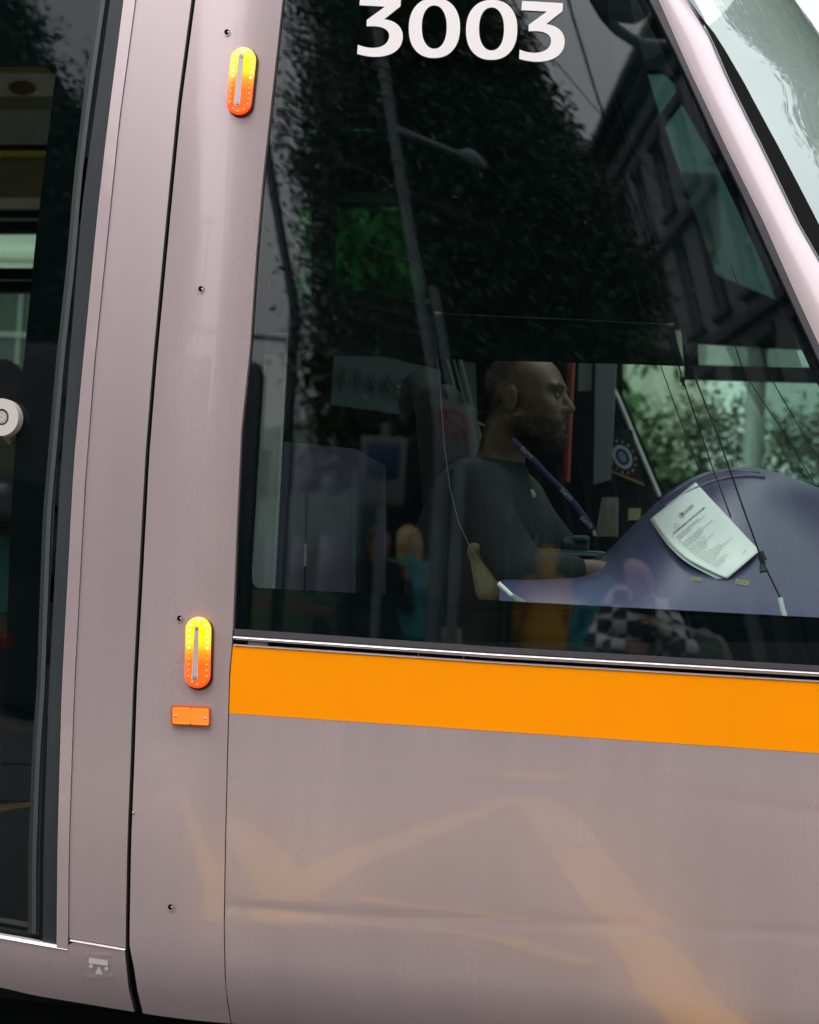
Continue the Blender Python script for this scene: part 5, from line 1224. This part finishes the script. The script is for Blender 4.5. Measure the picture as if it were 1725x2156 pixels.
# double decker and second tram down the street, mirrored at the left
def vehicle(name, label, cat, o3, yaw, L, Wv, Hv, body, rows, deck2=False, stripe=None):
    t = empty(name, o3, label, cat); R_ = Matrix.Rotation(yaw, 3, 'Z'); O = Vector(o3)
    P = lambda x, y, z: O+R_@Vector((x, y, z))
    def bxx(n, c, s_, mt, par, bev=.0): 
        b = box(n, (0, 0, 0), s_, mt, None, bev); b.data.transform(Matrix.Translation(P(*c)) @ R_.to_4x4()); put(b, par); return b
    bd_ = bxx('body', (0, 0, Hv/2+.15), (L, Wv, Hv-.3), body, t, .18)
    for z0, h in rows:
        n = int(L/1.5)
        for k in range(n):
            for sy in (-1, 1): bxx('window', (-L/2+.6+(L-1.0)*(k+.5)/n-.1, sy*(Wv/2+.004), z0+h/2), ((L-1.2)/n-.1, .02, h), PANE_D, t, .004)
        for sx in (-1, 1): bxx('windscreen', (sx*(L/2+.004), 0, z0+h/2), (.02, Wv-.5, h), PANE_D, t, .004)
    for sx in (-.33, .33):
        for sy in (-1, 1):
            tube('wheel', [P(sx*L, sy*(Wv/2-.28), .48), P(sx*L, sy*(Wv/2+.02), .48)], .48, mat('tyre_rubber', (.015, .015, .015), rough=.8), t, 20)
    for sy in (-1, 1):
        for sx in (-1, 1): bxx('lamp', (sx*(L/2+.012), sy*(Wv/2-.3), .8), (.03, .25, .14), mat('tail_lamp', (.3, .015, .015), rough=.3), t)
    if stripe: 
        for sy in (-1, 1): bxx('stripe', (0, sy*(Wv/2+.006), 1.05), (L-.4, .012, .12), stripe, t)
    return t, P
bp0 = ry(705, 1090, -26)
vehicle('double_decker_bus', 'green double decker bus waiting up the street', 'bus', (bp0.x, -26, 0), math.radians(60), 9.5, 2.5, 4.2, mat('bus_green', (.03, .22, .10), rough=.3, coat=.5), [(1.3, .9), (2.9, .85)], stripe=RED)
tp0 = ry(535, 1020, -15.5)
par_, PT = vehicle('tram', 'dark violet tram with raised pantograph on the opposite track', 'tram', (tp0.x-1.5, -16, 0), math.radians(75), 12, 2.4, 3.3, mat('dark_violet_paint', (.040, .036, .058), rough=.35, coat=.4), [(1.35, 1.1)], stripe=mat('dull_orange_stripe', (.25, .09, .01), rough=.5))
for sy in (-.5, .5):
    tube('pantograph_arm', [PT(3, sy*.6, 3.3), PT(2.2, sy*.5, 4.1), PT(3.0, sy*.9, 5.1)], .03, WIRE, par_, 6)
tube('pantograph_head', [PT(3.0, -.8, 5.12), PT(3.0, .8, 5.12)], .035, WIRE, par_, 6)
q = ry(607, 900, -13.0); op = tube('catenary_pole', [(q.x, -13, .1), (q.x, -13, 8.0)], .06, DP, None, 12); tag(op, 'plain grey catenary pole beside the tram track', 'pole'); recentre(op)
c_ = ry(560, 715, -13.0); ar_ = tube('arm', [(q.x, -13, c_.z), (q.x-2.2, -13, c_.z+.15)], .03, DP, op, 6)

for o in (paper, pz, pen): recentre(o)
